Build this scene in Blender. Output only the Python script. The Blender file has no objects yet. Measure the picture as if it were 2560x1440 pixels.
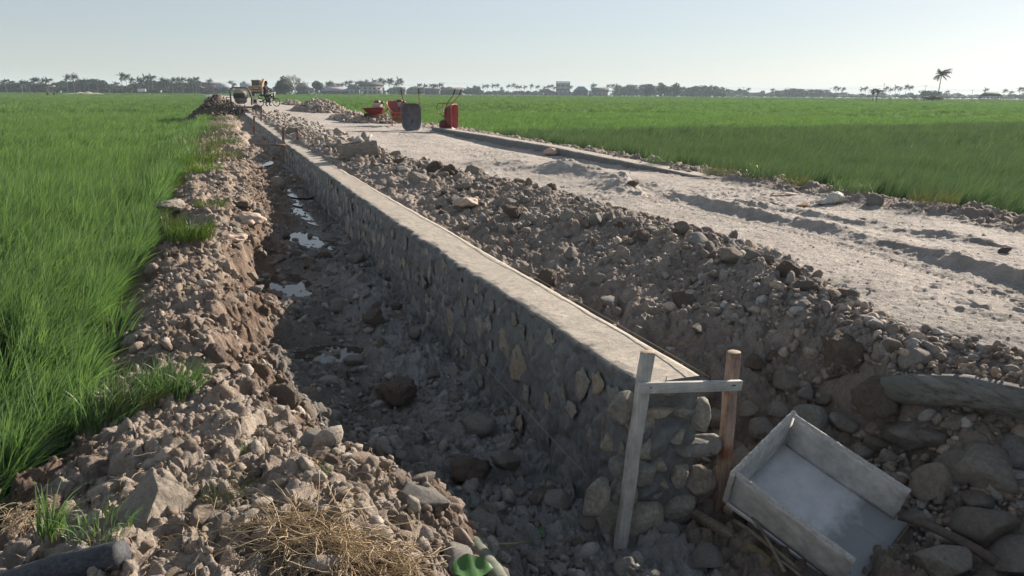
import bpy, bmesh, math, random
import numpy as np
from mathutils import Vector, Matrix, Quaternion
sc = bpy.context.scene
COL = sc.collection
R = math.radians
rng = np.random.default_rng(7)
random.seed(7)

# ------------------------------------------------------------------ camera, sky, sun, exposure
ZC = 1.4; YAW = R(21.728); PITCH = R(14.38); ROLL = R(0.45); FPX = 1898.0
fw = np.array([math.sin(YAW)*math.cos(PITCH), math.cos(YAW)*math.cos(PITCH), -math.sin(PITCH)])
_r = np.array([math.cos(YAW), -math.sin(YAW), 0.0]); _u = np.cross(_r, fw)
cr = math.cos(ROLL)*_r + math.sin(ROLL)*_u
cu = math.cos(ROLL)*_u - math.sin(ROLL)*_r
CAM = np.array([0, 0, ZC])
cam = bpy.data.cameras.new('camera'); camo = bpy.data.objects.new('camera', cam); COL.objects.link(camo)
cam.sensor_width = 36; cam.lens = FPX/2560*36; cam.clip_start = 0.05; cam.clip_end = 9000
M3 = Matrix(((cr[0], cu[0], -fw[0]), (cr[1], cu[1], -fw[1]), (cr[2], cu[2], -fw[2])))
camo.matrix_world = Matrix.Translation((0, 0, ZC)) @ M3.to_4x4()
sc.camera = camo
SUN_AZ, SUN_EL = 64.0, 20.5
sdir = Vector((math.sin(R(SUN_AZ))*math.cos(R(SUN_EL)), math.cos(R(SUN_AZ))*math.cos(R(SUN_EL)), math.sin(R(SUN_EL))))
w = bpy.data.worlds.new('World'); sc.world = w; w.use_nodes = True
nt = w.node_tree; bg = nt.nodes['Background']
sky = nt.nodes.new('ShaderNodeTexSky'); sky.sky_type = 'NISHITA'; sky.sun_disc = False
sky.sun_elevation = R(SUN_EL); sky.sun_rotation = R(SUN_AZ)
sky.air_density = 1.0; sky.dust_density = 0.25; sky.ozone_density = 3.0; sky.altitude = 0
bg.inputs['Strength'].default_value = 0.098
hsv = nt.nodes.new('ShaderNodeHueSaturation'); hsv.inputs['Saturation'].default_value = 0.62
gm = nt.nodes.new('ShaderNodeGamma'); gm.inputs[1].default_value = 0.6
wb = nt.nodes.new('ShaderNodeMix'); wb.data_type = 'RGBA'; wb.blend_type = 'MULTIPLY'; wb.inputs[0].default_value = 1.0; wb.inputs[7].default_value = (.97, 1.0, 1.03, 1)
nt.links.new(sky.outputs[0], hsv.inputs['Color']); nt.links.new(hsv.outputs[0], gm.inputs[0]); nt.links.new(gm.outputs[0], wb.inputs[6]); nt.links.new(wb.outputs[2], bg.inputs[0])
sl = bpy.data.lights.new('sun', 'SUN'); so = bpy.data.objects.new('sun', sl); COL.objects.link(so)
sl.energy = 4.6; sl.angle = R(0.6); sl.color = (1.0, 0.88, 0.76)
so.rotation_euler = (-sdir).to_track_quat('-Z', 'Y').to_euler(); so.location = (20, 10, 30)
sc.view_settings.view_transform = 'Standard'; sc.view_settings.look = 'None'
sc.view_settings.exposure = 1.17; sc.view_settings.gamma = 1.0
cy = sc.cycles
cy.max_bounces = 6; cy.diffuse_bounces = 3; cy.glossy_bounces = 2; cy.transmission_bounces = 4
cy.volume_bounces = 1; cy.transparent_max_bounces = 6; cy.use_denoising = True
cy.caustics_reflective = False; cy.caustics_refractive = False

# ------------------------------------------------------------------ helpers
def ray(px, py):
    d = fw + cr*(px-1280)/FPX - cu*(py-720)/FPX
    return d/np.linalg.norm(d)
def at(px, py, z):
    d = ray(px, py); return CAM + d*(z-ZC)/d[2]
def aty(px, py, y):
    d = ray(px, py); return CAM + d*y/d[1]
def atD(px, py, D):
    d = ray(px, py); return CAM + d*D/math.hypot(d[0], d[1])

def tag(o, label=None, cat=None, group=None, kind=None):
    if label: o['label'] = label
    if cat: o['category'] = cat
    if group: o['group'] = group
    if kind: o['kind'] = kind
    return o
def mesh_np(name, V, F, mat=None, parent=None, smooth=False, attrs=None, loc=None):
    """V (n,3); F: (m,3|4) array or list of arrays"""
    me = bpy.data.meshes.new(name)
    Fs = F if isinstance(F, list) else [F]
    Fs = [np.asarray(f, dtype=np.int32) for f in Fs if len(f)]
    V = np.asarray(V, dtype=np.float32)
    me.vertices.add(len(V)); me.vertices.foreach_set('co', V.ravel())
    nl = sum(f.size for f in Fs); npol = sum(len(f) for f in Fs)
    me.loops.add(nl); me.loops.foreach_set('vertex_index', np.concatenate([f.ravel() for f in Fs]))
    st = []; c = 0
    for f in Fs:
        k = f.shape[1]; st.append(np.arange(len(f), dtype=np.int32)*k + c); c += f.size
    me.polygons.add(npol); me.polygons.foreach_set('loop_start', np.concatenate(st))
    if smooth: me.polygons.foreach_set('use_smooth', np.ones(npol, dtype=bool))
    if attrs:
        for k, a in attrs.items():
            a = np.asarray(a, dtype=np.float32)
            if a.ndim == 2 and a.shape[1] == 3:
                at_ = me.attributes.new(k, 'FLOAT_COLOR', 'POINT')
                at_.data.foreach_set('color', np.concatenate([a, np.ones((len(a), 1), np.float32)], 1).ravel())
            else:
                at_ = me.attributes.new(k, 'FLOAT', 'POINT'); at_.data.foreach_set('value', a)
    me.update(calc_edges=True)
    if mat is not None:
        for m in (mat if isinstance(mat, (list, tuple)) else [mat]): me.materials.append(m)
    o = bpy.data.objects.new(name, me); COL.objects.link(o)
    if parent is not None: o.parent = parent
    if loc is not None: o.location = loc
    return o
def empty(name, loc=(0, 0, 0), rz=0.0):
    o = bpy.data.objects.new(name, None); COL.objects.link(o)
    o.location = loc; o.rotation_euler = (0, 0, rz); o.empty_display_size = 0.1
    return o
def copy_tree(o, parent=None):
    c = o.copy(); COL.objects.link(c)
    if parent is not None: c.parent = parent
    for ch in [x for x in COL.objects if x.parent == o]: copy_tree(ch, c)
    return c

class MB:
    """collects primitives into one mesh"""
    def __init__(s): s.V = []; s.T = []; s.Q = []; s.n = 0
    def add(s, V, F):
        V = np.asarray(V, float); F = np.asarray(F, int) + s.n
        (s.T if F.shape[1] == 3 else s.Q).append(F); s.V.append(V); s.n += len(V); return s
    def box(s, c, size, rot=None, taper=1.0):
        x, y, z = [v/2 for v in size]
        V = np.array([[-x, -y, -z], [x, -y, -z], [x, y, -z], [-x, y, -z], [-x*taper, -y*taper, z], [x*taper, -y*taper, z], [x*taper, y*taper, z], [-x*taper, y*taper, z]])
        if rot is not None: V = V @ np.array(rot.to_3x3() if hasattr(rot, 'to_3x3') else rot).T
        return s.add(V+np.array(c), [[0, 3, 2, 1], [4, 5, 6, 7], [0, 1, 5, 4], [1, 2, 6, 5], [2, 3, 7, 6], [3, 0, 4, 7]])
    def beam(s, a, b, w_, h_, up=(0, 0, 1)):
        a = np.array(a, float); b = np.array(b, float); d = b-a; L = np.linalg.norm(d); d /= L
        u = np.array(up, float); x = np.cross(d, u)
        if np.linalg.norm(x) < 1e-4: x = np.cross(d, [0, 1, 0])
        x /= np.linalg.norm(x); u = np.cross(x, d)
        M = np.stack([d, x, u], 1)
        return s.box((a+b)/2, (L, w_, h_), M)
    def tube(s, pts, r, n=8, caps=True):
        pts = np.array(pts, float); m = len(pts)
        rr = np.full(m, r) if np.isscalar(r) else np.array(r, float)
        T = np.gradient(pts, axis=0); T /= np.linalg.norm(T, axis=1)[:, None]+1e-12
        up = np.array([0, 0, 1.0]) if abs(T[0][2]) < 0.9 else np.array([1.0, 0, 0])
        V = []; x = np.cross(T[0], up)
        for i in range(m):
            x = x - T[i]*(x@T[i]); x /= np.linalg.norm(x)+1e-12; yv = np.cross(T[i], x)
            a = np.arange(n)*2*math.pi/n
            V.append(pts[i]+rr[i]*(np.cos(a)[:, None]*x+np.sin(a)[:, None]*yv))
        V = np.concatenate(V); i = np.arange(n); j = (i+1) % n
        F = np.concatenate([np.stack([k*n+i, k*n+j, (k+1)*n+j, (k+1)*n+i], 1) for k in range(m-1)])
        b = s.n; s.add(V, F)
        if caps:
            c0 = s.n; s.add([pts[0], pts[-1]], np.zeros((0, 3), int))
            s.T.append(np.stack([np.full(n, c0), b+j, b+i], 1)); s.T.append(np.stack([np.full(n, c0+1), b+(m-1)*n+i, b+(m-1)*n+j], 1))
        return s
    def lathe(s, prof, n=24, M=None, o=(0, 0, 0)):
        """prof list (r,z) around z axis"""
        prof = np.array(prof, float); a = np.arange(n)*2*math.pi/n; m = len(prof)
        V = np.stack([prof[:, 0][:, None]*np.cos(a), prof[:, 0][:, None]*np.sin(a), np.repeat(prof[:, 1][:, None], n, 1)], -1).reshape(-1, 3)
        if M is not None: V = V @ np.array(M).T
        i = np.arange(n); j = (i+1) % n
        return s.add(V+np.array(o), np.concatenate([np.stack([k*n+i, k*n+j, (k+1)*n+j, (k+1)*n+i], 1) for k in range(m-1)]))
    def build(s, name, mat, parent=None, smooth=False, bevel=0.0, loc=None):
        V = np.concatenate(s.V)
        F = [f for f in [np.concatenate(s.T) if s.T else np.zeros((0, 3), int), np.concatenate(s.Q) if s.Q else np.zeros((0, 4), int)] if len(f)]
        o = mesh_np(name, V, F, mat, parent, smooth, loc=loc)
        if bevel:
            b = o.modifiers.new('b', 'BEVEL'); b.width = bevel; b.segments = 2; b.limit_method = 'ANGLE'
        return o

# ---- numpy noise
def _h(ix, iy, s):
    h = (ix.astype(np.int64)*374761393 + iy.astype(np.int64)*668265263 + s*1442695041) & 0xffffffff
    h = ((h ^ (h >> 13))*1274126177) & 0xffffffff
    h = ((h ^ (h >> 16))*2246822519) & 0xffffffff
    return ((h ^ (h >> 15)) & 0xffffff)/float(0x1000000)
def vn(x, y, s=0):
    ix = np.floor(x); iy = np.floor(y); fx = x-ix; fy = y-iy
    ix = ix.astype(np.int64); iy = iy.astype(np.int64)
    u = fx*fx*fx*(fx*(fx*6-15)+10); v = fy*fy*fy*(fy*(fy*6-15)+10)
    a = _h(ix, iy, s); b = _h(ix+1, iy, s); c = _h(ix, iy+1, s); d = _h(ix+1, iy+1, s)
    return (a+(b-a)*u+(c-a)*v+(a-b-c+d)*u*v)*2-1
def fbm(x, y, o=4, s=0):
    t = 0; a = 1.0; n = 0
    for k in range(o):
        t = t+a*vn(x*2**k+17.3*k, y*2**k-9.1*k, s+k*13); n += a; a *= 0.5
    return t/n
def vor(x, y, s=0):
    """cellular noise: F1, F2, random tilt and height of the nearest cell"""
    ix = np.floor(x).astype(np.int64); iy = np.floor(y).astype(np.int64)
    F1 = np.full(x.shape, 9.0); F2 = np.full(x.shape, 9.0); DX = np.zeros(x.shape); DY = np.zeros(x.shape); CX = ix.copy(); CY = iy.copy()
    for a in (-1, 0, 1):
        for b in (-1, 0, 1):
            cx = ix+a; cy_ = iy+b
            dx = x-(cx+0.1+0.8*_h(cx, cy_, s)); dy = y-(cy_+0.1+0.8*_h(cx, cy_, s+101)); d = dx*dx+dy*dy
            m = d < F1
            F2 = np.where(m, F1, np.minimum(F2, d)); F1 = np.where(m, d, F1)
            DX = np.where(m, dx, DX); DY = np.where(m, dy, DY); CX = np.where(m, cx, CX); CY = np.where(m, cy_, CY)
    F1 = np.sqrt(F1); F2 = np.sqrt(F2)
    r1 = _h(CX, CY, s+7); r2 = _h(CX, CY, s+8)*2-1; r3 = _h(CX, CY, s+9)*2-1
    return F1, F2, r1, r2*DX+r3*DY
def clod(x, y, s=0, pres=0.6):
    """angular lumps, 0..1"""
    F1, F2, r, t = vor(x, y, s)
    e = np.clip((F2-F1)*2.4, 0, 1); e = e*(2-e)
    k = np.clip((r-(1-pres))/pres, 0, 1)
    return e*(0.35+0.65*k+0.8*t)*(r > (1-pres))
def noise3(P, s=0):
    x, y, z = P[:, 0], P[:, 1], P[:, 2]; iz = np.floor(z).astype(np.int64); f = z-iz; f = f*f*(3-2*f)
    ox = iz*37; return vn(x+ox, y+ox*1.7, s)*(1-f)+vn(x+ox+37, y+(ox+37)*1.7, s)*f
def sstep(a, b, x):
    t = np.clip((x-a)/(b-a), 0, 1); return t*t*(3-2*t)
def plinedist(x, y, pts):
    """distance and signed side to a polyline"""
    best = np.full(x.shape, 1e9); side = np.zeros(x.shape)
    for (ax, ay), (bx, by) in zip(pts[:-1], pts[1:]):
        dx, dy = bx-ax, by-ay; t = np.clip(((x-ax)*dx+(y-ay)*dy)/(dx*dx+dy*dy), 0, 1)
        ex = x-ax-t*dx; ey = y-ay-t*dy; d = np.hypot(ex, ey); m = d < best
        best = np.where(m, d, best); side = np.where(m, np.sign(dx*ey-dy*ex), side)
    return best, side

# ------------------------------------------------------------------ materials
def nodes(name):
    m = bpy.data.materials.new(name); m.use_nodes = True; t = m.node_tree
    return m, t, t.nodes['Principled BSDF'], t.nodes.new, t.links.new
def mixc(t, fac, a, b, mode='MIX'):
    n = t.nodes.new('ShaderNodeMix'); n.data_type = 'RGBA'; n.blend_type = mode
    for sock, v in ((n.inputs[0], fac), (n.inputs[6], a), (n.inputs[7], b)):
        if hasattr(v, 'links') or hasattr(v, 'is_linked'): t.links.new(v, sock)
        else: sock.default_value = v if not isinstance(v, tuple) else (v+(1,) if len(v) == 3 else v)
    return n.outputs[2]
def ramp(t, fac, stops):
    n = t.nodes.new('ShaderNodeValToRGB'); e = n.color_ramp.elements
    while len(e) < len(stops): e.new(0.5)
    for el, (p, c) in zip(e, stops): el.position = p; el.color = (c+(1,)) if isinstance(c, tuple) else (c, c, c, 1)
    t.links.new(fac, n.inputs[0]); return n.outputs[0]
def noise_n(t, scale, detail=5, rough=0.6, coord='Object', dist=0.0):
    n = t.nodes.new('ShaderNodeTexNoise'); n.inputs['Scale'].default_value = scale; n.inputs['Detail'].default_value = detail
    n.inputs['Roughness'].default_value = rough; n.inputs['Distortion'].default_value = dist
    if coord:
        c = t.nodes.new('ShaderNodeTexCoord'); t.links.new(c.outputs[coord], n.inputs['Vector'])
    return n.outputs['Fac']
def bump(t, b, h, dist=0.01, strength=0.6, prev=None):
    n = t.nodes.new('ShaderNodeBump'); n.inputs['Distance'].default_value = dist; n.inputs['Strength'].default_value = strength
    t.links.new(h, n.inputs['Height'])
    if prev is not None: t.links.new(prev, n.inputs['Normal'])
    if b is not None: t.links.new(n.outputs[0], b.inputs['Normal'])
    return n.outputs[0]
def attr_n(t, name):
    n = t.nodes.new('ShaderNodeAttribute'); n.attribute_name = name; return n
def simple(name, c1, c2=None, rough=0.8, scale=6, metal=0.0, bmp=0.0, bscale=40, coord='Object', spec=0.35, stops=(0.35, 0.65), rnd=0.0):
    m, t, b, N, L = nodes(name)
    b.inputs['Roughness'].default_value = rough; b.inputs['Metallic'].default_value = metal; b.inputs['Specular IOR Level'].default_value = spec
    c2 = c2 or tuple(v*0.7 for v in c1)
    c = ramp(t, noise_n(t, scale, 6, 0.65, coord), [(stops[0], c1), (stops[1], c2)])
    if rnd:
        oi = N('ShaderNodeObjectInfo'); v = ramp(t, oi.outputs['Random'], [(0, 1-rnd), (1, 1+rnd*0.6)])
        c = mixc(t, 1.0, c, v, 'MULTIPLY')
    L(c, b.inputs['Base Color'])
    if bmp: bump(t, b, noise_n(t, bscale, 6, 0.7, coord), bmp, 0.8)
    return m

# soil and rock material that reads the surface's own colour and wetness
def soil_mat(name, fine=0.006, wetk=True):
    m, t, b, N, L = nodes(name)
    a = attr_n(t, 'col'); w_ = attr_n(t, 'wet')
    n1 = noise_n(t, 9, 8, 0.7); n2 = noise_n(t, 70, 6, 0.7)
    v = ramp(t, n1, [(0.3, 0.72), (0.7, 1.25)]); c = mixc(t, 1.0, a.outputs['Color'], v, 'MULTIPLY')
    v2 = ramp(t, n2, [(0.3, 0.75), (0.72, 1.25)]); c = mixc(t, 1.0, c, v2, 'MULTIPLY')
    L(c, b.inputs['Base Color'])
    rr = N('ShaderNodeMapRange'); rr.inputs['To Min'].default_value = 0.92; rr.inputs['To Max'].default_value = 0.22; L(w_.outputs['Fac'], rr.inputs['Value'])
    L(rr.outputs[0], b.inputs['Roughness']); b.inputs['Specular IOR Level'].default_value = 0.4
    p = bump(t, None, noise_n(t, 26, 10, 0.8), 0.05, 0.6)
    vo = N('ShaderNodeTexVoronoi'); vo.inputs['Scale'].default_value = 55; tc_ = N('ShaderNodeTexCoord'); L(tc_.outputs['Object'], vo.inputs['Vector']); p = bump(t, None, vo.outputs['Distance'], -0.018, 0.5, p)
    bump(t, b, noise_n(t, 220, 5, 0.75), fine*1.6, 0.9, p)
    return m
M_soil = soil_mat('soil')
M_rock = soil_mat('rock_dusty', 0.003)
def rock_mat(name, cs, bm=0.004):
    m, t, b, N, L = nodes(name)
    oi = N('ShaderNodeObjectInfo'); base = ramp(t, oi.outputs['Random'], [(i/(len(cs)-1), c) for i, c in enumerate(cs)])
    v = ramp(t, noise_n(t, 6, 8, 0.7), [(0.3, 0.7), (0.7, 1.25)]); c = mixc(t, 1.0, base, v, 'MULTIPLY')
    v2 = ramp(t, noise_n(t, 45, 5, 0.7), [(0.35, 0.8), (0.65, 1.15)]); c = mixc(t, 1.0, c, v2, 'MULTIPLY')
    L(c, b.inputs['Base Color']); b.inputs['Roughness'].default_value = 0.88; b.inputs['Specular IOR Level'].default_value = 0.3
    p = bump(t, None, noise_n(t, 3.2, 10, 0.75), 0.12, 0.7); bump(t, b, noise_n(t, 18, 8, 0.75), bm*6, 0.9, p)
    return m
M_stone = rock_mat('field_stone', [(0.36, 0.31, 0.25), (0.44, 0.40, 0.35), (0.30, 0.265, 0.225), (0.46, 0.38, 0.29), (0.37, 0.36, 0.335)])
M_wetstone = rock_mat('trench_stone', [(0.34, 0.32, 0.28), (0.40, 0.38, 0.34), (0.28, 0.265, 0.24), (0.36, 0.32, 0.27)])  # trench stones lightened to stand in for fill light in the shade
M_clod = rock_mat('clay_clod', [(0.26, 0.21, 0.165), (0.22, 0.17, 0.13), (0.30, 0.25, 0.205)], 0.01)
M_dryclay = rock_mat('dry_clay', [(0.38, 0.33, 0.27), (0.45, 0.39, 0.32)], 0.006)

# ------------------------------------------------------------------ terrain
SY = [-4, 2, 3, 4, 5.5, 7.5, 10, 14, 20, 30, 45, 58, 75, 110, 185, 230]
E_, W_ = -6, 14
prof = {
 -4: [(-6, -.2), (3, -.15), (14, 0)],
 2: [(-6, -.6), (-1.9, -.58), (-1.4, -.45), (-1.0, -.3), (-.4, -.14), (.5, -.16), (.9, -.45), (1.15, -.78), (1.4, -.85), (2.4, -.88), (3.0, -.85), (3.5, -.75), (3.8, -.62), (3.98, -.12), (4.6, .02), (8.5, .0), (9.3, -.1), (9.8, -.3), (14, -.3)],
 3: [(-6, -.6), (-1.5, -.59), (-1.1, -.48), (-.8, -.3), (-.4, -.17), (.3, -.16), (.72, -.3), (.95, -.58), (1.15, -.78), (1.4, -.85), (2.3, -.86), (2.7, -.83), (3.1, -.74), (3.42, -.6), (3.62, -.1), (4.1, .02), (8.5, .0), (9.2, -.05), (9.7, -.3), (14, -.3)],
 4: [(-6, -.6), (-1.15, -.59), (-.85, -.46), (-.5, -.24), (0, -.2), (.35, -.38), (.6, -.68), (.95, -.82), (1.8, -.88), (2.3, -.62), (2.8, -.5), (3.3, -.3), (3.8, -.02), (4.4, .05), (8.3, .0), (9.1, -.03), (9.6, -.3), (14, -.3)],
 5.5: [(-6, -.6), (-1.0, -.59), (-.75, -.46), (-.45, -.26), (-.1, -.25), (.2, -.5), (.5, -.74), (.9, -.84), (1.4, -.79), (1.9, -.86), (2.3, -.42), (2.8, -.38), (3.3, -.22), (3.9, -.04), (4.4, .03), (5.2, .02), (8.3, 0), (9.1, -.03), (9.6, -.3), (14, -.3)],
 7.5: [(-6, -.6), (-1.1, -.59), (-.85, -.46), (-.45, -.24), (.0, -.26), (.3, -.46), (.6, -.66), (1.0, -.77), (1.45, -.68), (1.9, -.78), (2.3, -.22), (2.8, -.22), (3.3, -.1), (3.9, .02), (4.4, .05), (5.2, .01), (8.3, 0), (9.1, -.03), (9.6, -.3), (14, -.3)],
 10: [(-6, -.6), (-1.0, -.59), (-.75, -.46), (-.4, -.26), (.1, -.22), (.5, -.42), (.8, -.62), (1.2, -.72), (1.9, -.72), (2.3, -.12), (2.8, -.1), (3.3, -.02), (4.0, .03), (4.6, .02), (5.2, .01), (8.3, 0), (9.1, -.03), (9.6, -.3), (14, -.3)],
 14: [(-6, -.6), (-1.2, -.59), (-.85, -.4), (-.3, -.22), (.3, -.2), (.7, -.36), (1.1, -.56), (1.9, -.6), (2.3, -.03), (2.8, .0), (3.3, .02), (4.0, .03), (5, .01), (6.9, .0), (7.6, -.1), (8.3, -.06), (9.1, -.03), (9.6, -.28), (14, -.3)],
 20: [(-6, -.6), (-1.3, -.58), (-.8, -.34), (-.2, -.18), (.8, -.16), (1.2, -.3), (1.5, -.38), (1.95, -.4), (2.35, .04), (3.0, .1), (3.8, .08), (6.9, .0), (7.6, -.1), (8.2, -.06), (9.0, 0), (9.7, -.26), (14, -.3)],
 30: [(-6, -.55), (-1.2, -.54), (-.5, -.24), (.3, -.08), (1.1, -.0), (1.5, -.1), (1.75, -.16), (2.0, -.16), (2.4, .14), (3.2, .18), (8, .08), (9.2, .06), (10.0, -.2), (14, -.25)],
 45: [(-6, -.5), (-.8, -.5), (0, -.15), (.8, .1), (1.5, .05), (1.8, .02), (2.4, .25), (3.2, .28), (7, .26), (8.2, .18), (9.2, -.15), (14, -.2)],
 58: [(-6, -.5), (0, -.45), (.8, .1), (2, .25), (3.2, .30), (7, .30), (8.2, .2), (9.5, -.1), (14, -.2)],
 75: [(-6, -.5), (0, -.4), (1, .1), (2, .28), (3.2, .34), (7, .34), (8.2, .2), (9.5, -.1), (14, -.2)],
 110: [(-6, -.5), (0, -.4), (2, .36), (7, .36), (9.5, -.1), (14, -.2)],
 185: [(-6, -.5), (0, -.4), (2, .40), (7, .40), (9.5, -.1), (14, -.2)],
 230: [(-6, -.5), (9.5, -.3), (14, -.3)],
}
_gx = np.linspace(-6, 14, 801)
_tab = np.array([np.interp(_gx, [p[0] for p in prof[s]], [p[1] for p in prof[s]]) for s in SY])
_k = np.ones(5)/5
_tab = np.array([np.convolve(np.pad(r_, 2, mode='edge'), _k, 'valid') for r_ in _tab])
def base_h(x, y):
    fx = np.clip((x+6)/20*800, 0, 799.999); i = fx.astype(int); fx = fx-i
    j = np.clip(np.searchsorted(SY, y, side='right')-1, 0, len(SY)-2); sy = np.array(SY, float)
    t = np.clip((y-sy[j])/(sy[j+1]-sy[j]), 0, 1)
    a = _tab[j, i]*(1-fx)+_tab[j, i+1]*fx; b = _tab[j+1, i]*(1-fx)+_tab[j+1, i+1]*fx
    return a*(1-t)+b*t
def edgeL(y): return np.interp(y, [0, 3, 4, 5, 7, 9.3, 12, 18, 40, 60, 100], [-1.35, -1.1, -.98, -.85, -.95, -.72, -.75, -.5, .15, .5, .5])
def edgeR(y): return np.interp(y, [0, 8, 12, 20, 27, 40, 60, 110], [9.6, 9.6, 9.55, 9.6, 10.0, 9.6, 9.6, 9.6])
def brow(y): return np.interp(y, [2, 3, 4, 5, 7, 10, 14, 20, 30, 60], [4.0, 3.6, 3.9, 4.25, 4.45, 4.4, 3.8, 3.2, 2.9, 2.9])
def ztop(y): return np.interp(y, [0, 12, 22, 34, 44, 60], [0, 0, .04, .18, .26, .3])
# puddles: pixel centre, water level, half sizes (m)
PUD = []
for (px, py, z, rx, ry) in [(785, 604, -.70, .30, .55), (712, 725, -.80, .2, .5), (668, 768, -.80, .14, .25), (818, 900, -.86, .26, .17), (682, 648, -.72, .10, .3),
                            (790, 528, -.64, .28, 1.2), (748, 482, -.60, .22, .7), (700, 430, -.53, .30, 1.0), (606, 411, -.40, .45, .8), (655, 372, -.36, .22, 1.2), (628, 340, -.26, .2, 1.6), (765, 505, -.62, .22, .6),
                            (345, 640, -.57, .35, .6), (735, 910, -.88, .08, .15)]:
    p = at(px, py, z); PUD.append((p[0], p[1], z+.04, rx*1.12, ry*1.12))
RUT = [([(5.2, 1.5), (5.45, 3.0), (5.75, 3.9), (6.0, 5.0), (6.1, 6.0), (6.05, 7.2), (6.0, 8.9)], .055, .12), ([(6.95, 5.2), (6.85, 6.4), (6.6, 8.2)], .03, .12),
       ([(5.3, 14.2), (5.9, 13.6), (6.1, 13.0)], .12, .28), ([(6.0, 12.6), (6.35, 11.6), (6.1, 10.4), (5.7, 9.4)], .13, .2)]
def height(x, y, full=True):
    b = base_h(x, y)
    dist = np.hypot(x, y)
    eL = edgeL(y); eR = edgeR(y); br = brow(y)
    wob = 0.12*fbm(x*1.1, y*1.1, 3, 5)
    paddy = np.maximum(1-sstep(-.15, .2, x-eL), sstep(-.1, .25, x-eR)); paddy = np.where(y > 200, 1, paddy)
    road = sstep(-.25, .45, x-br+wob*2)*(1-sstep(-.9, -.3, x-8.6+wob))*(y < 200)
    bank = (1-paddy)*(1-sstep(.2, .9, x+wob))
    rub = (1-paddy)*(1-road)*(x > 2.1)
    tren = (1-paddy)*(1-bank)*(x <= 2.1)
    lod = np.clip(1.3-dist/60, .25, 1)
    h = b + 0.035*fbm(x*.9, y*.9, 3, 3)*(1-paddy)*(1-road*.4)
    if full:
        rough = bank*1.0+tren*.95+rub*.95+road*.08
        c1 = clod(x*2.6+.3*fbm(x*3, y*3, 2, 8), y*2.6+.3*fbm(x*3, y*3, 2, 9), 11, .55)
        c2 = clod(x*6.5+.4*fbm(x*7, y*7, 2, 18), y*6.5, 23, .6)
        c3 = clod(x*15, y*15, 31, .6); c4 = clod(x*34, y*34, 41, .6)
        h = h + rough*(.075*c1+.05*c2+.034*c3+.018*c4) + rough*(.03*fbm(x*5, y*5, 4, 50)+.012*np.abs(fbm(x*22, y*22, 3, 55)))
        patch = sstep(.1, .5, fbm(x*.8+3, y*.6, 3, 61))
        h = h + road*(.02*fbm(x*1.3, y*.8, 4, 71) + (.004+.02*patch)*clod(x*11, y*11, 73, .35) + .006*clod(x*26, y*26, 75, .5)+.004*fbm(x*30, y*30, 2, 77))
        h = h + paddy*.02*fbm(x*3, y*3, 3, 80)
    for pts, A, wd in RUT:
        d, s_ = plinedist(x, y, pts); d = d+.03*fbm(x*4, y*4, 2, 90)
        # steep on the left side, long on the right
        g = np.where(s_ > 0, np.exp(-(d/(wd*.55))**2), np.exp(-(d/(wd*2.2))**2))
        tr = np.where(s_ > 0, -0.45*np.exp(-((d-.26)/.18)**2), 0)
        h = h + road*A*(g*np.clip(.75+1.3*fbm(x*1.1, y*1.1, 3, 91), .15, 1.6)+tr)+road*np.exp(-(d/.3)**2)*(.022*clod(x*9, y*9, 92, .5)+.012*fbm(x*14, y*14, 3, 93))
    d, s_ = plinedist(x, y, [(4.75, 1.5), (5.0, 3.0), (5.3, 3.9), (5.55, 5.0), (5.65, 6.0), (5.6, 7.2), (5.5, 8.9)])
    h = h+road*np.exp(-(d/.11)**4)*(-.012+.008*np.sign(np.sin(y*70+3*np.abs(d)/.05)))
    # wall footing keeps the ground clear of the wall
    for (px, py, z, rx, ry) in PUD:
        q = np.hypot((x-px)/rx, (y-py)/ry)+.45*fbm(x*4, y*4, 3, 95)
        m = 1-sstep(1.0, 2.3, q)
        h = h*(1-m)+m*(z-.035+.045*fbm(x*7, y*7, 3, 97)+.025*clod(x*6, y*6, 98, .3)+.06*sstep(.9, 1.9, q))
    return h, paddy, road, bank, rub, tren

# polar grid, dense where things are near and in front of the camera, one sheet to the horizon
th_f = np.arange(YAW-R(52), YAW+R(52), 0.0017)
th_c = np.linspace(th_f[-1], th_f[0]+2*math.pi, 110)[1:-1]
TH = np.concatenate([th_f, th_c])
rr_ = [0.25, .5, .75, 1.0, 1.3]
while rr_[-1] < 30: rr_.append(rr_[-1]*1.0029+.0004)
while rr_[-1] < 150: rr_.append(rr_[-1]*1.012)
while rr_[-1] < 2500: rr_.append(rr_[-1]*1.05)
RR = np.array(rr_); nt_, nr_ = len(TH), len(RR)
X = (RR[:, None]*np.sin(TH)).ravel(); Y = (RR[:, None]*np.cos(TH)).ravel()
Hh, pad, road, bank, rub, tren = height(X, Y)
Hh = np.where(RR.repeat(nt_) > 240, -.4, Hh)
# overhang: push lumps sideways a little
near = (np.hypot(X, Y) < 14)
ox = .03*vn(X*13, Y*13, 301)*(bank+tren+rub*.8)*near; oy = .03*vn(X*13, Y*13, 302)*(bank+tren+rub*.8)*near
n1 = fbm(X*1.7, Y*1.7, 4, 201)[:, None]; n2 = fbm(X*6, Y*6, 3, 202)[:, None]; n3 = fbm(X*.5, Y*.35, 3, 203)[:, None]
def C(*a): return np.array(a)[None, :]
dry = C(.43, .35, .28)*(1+.22*n1)+C(.02, .02, .02)*n2; drygrey = C(.40, .345, .29)*(1+.2*n1)
nearf = sstep(5.2, 3.6, Y)[:, None]
bkf = (1-nearf)*sstep(-.25, .35, n1[:, 0]+.5*n2[:, 0]+.25)[:, None]; dry = dry*(1-bkf*.6)+C(.27, .21, .16)*(1+.2*n2)*bkf*.6
dry = dry*(1-nearf*.7)+drygrey*nearf*.7
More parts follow.
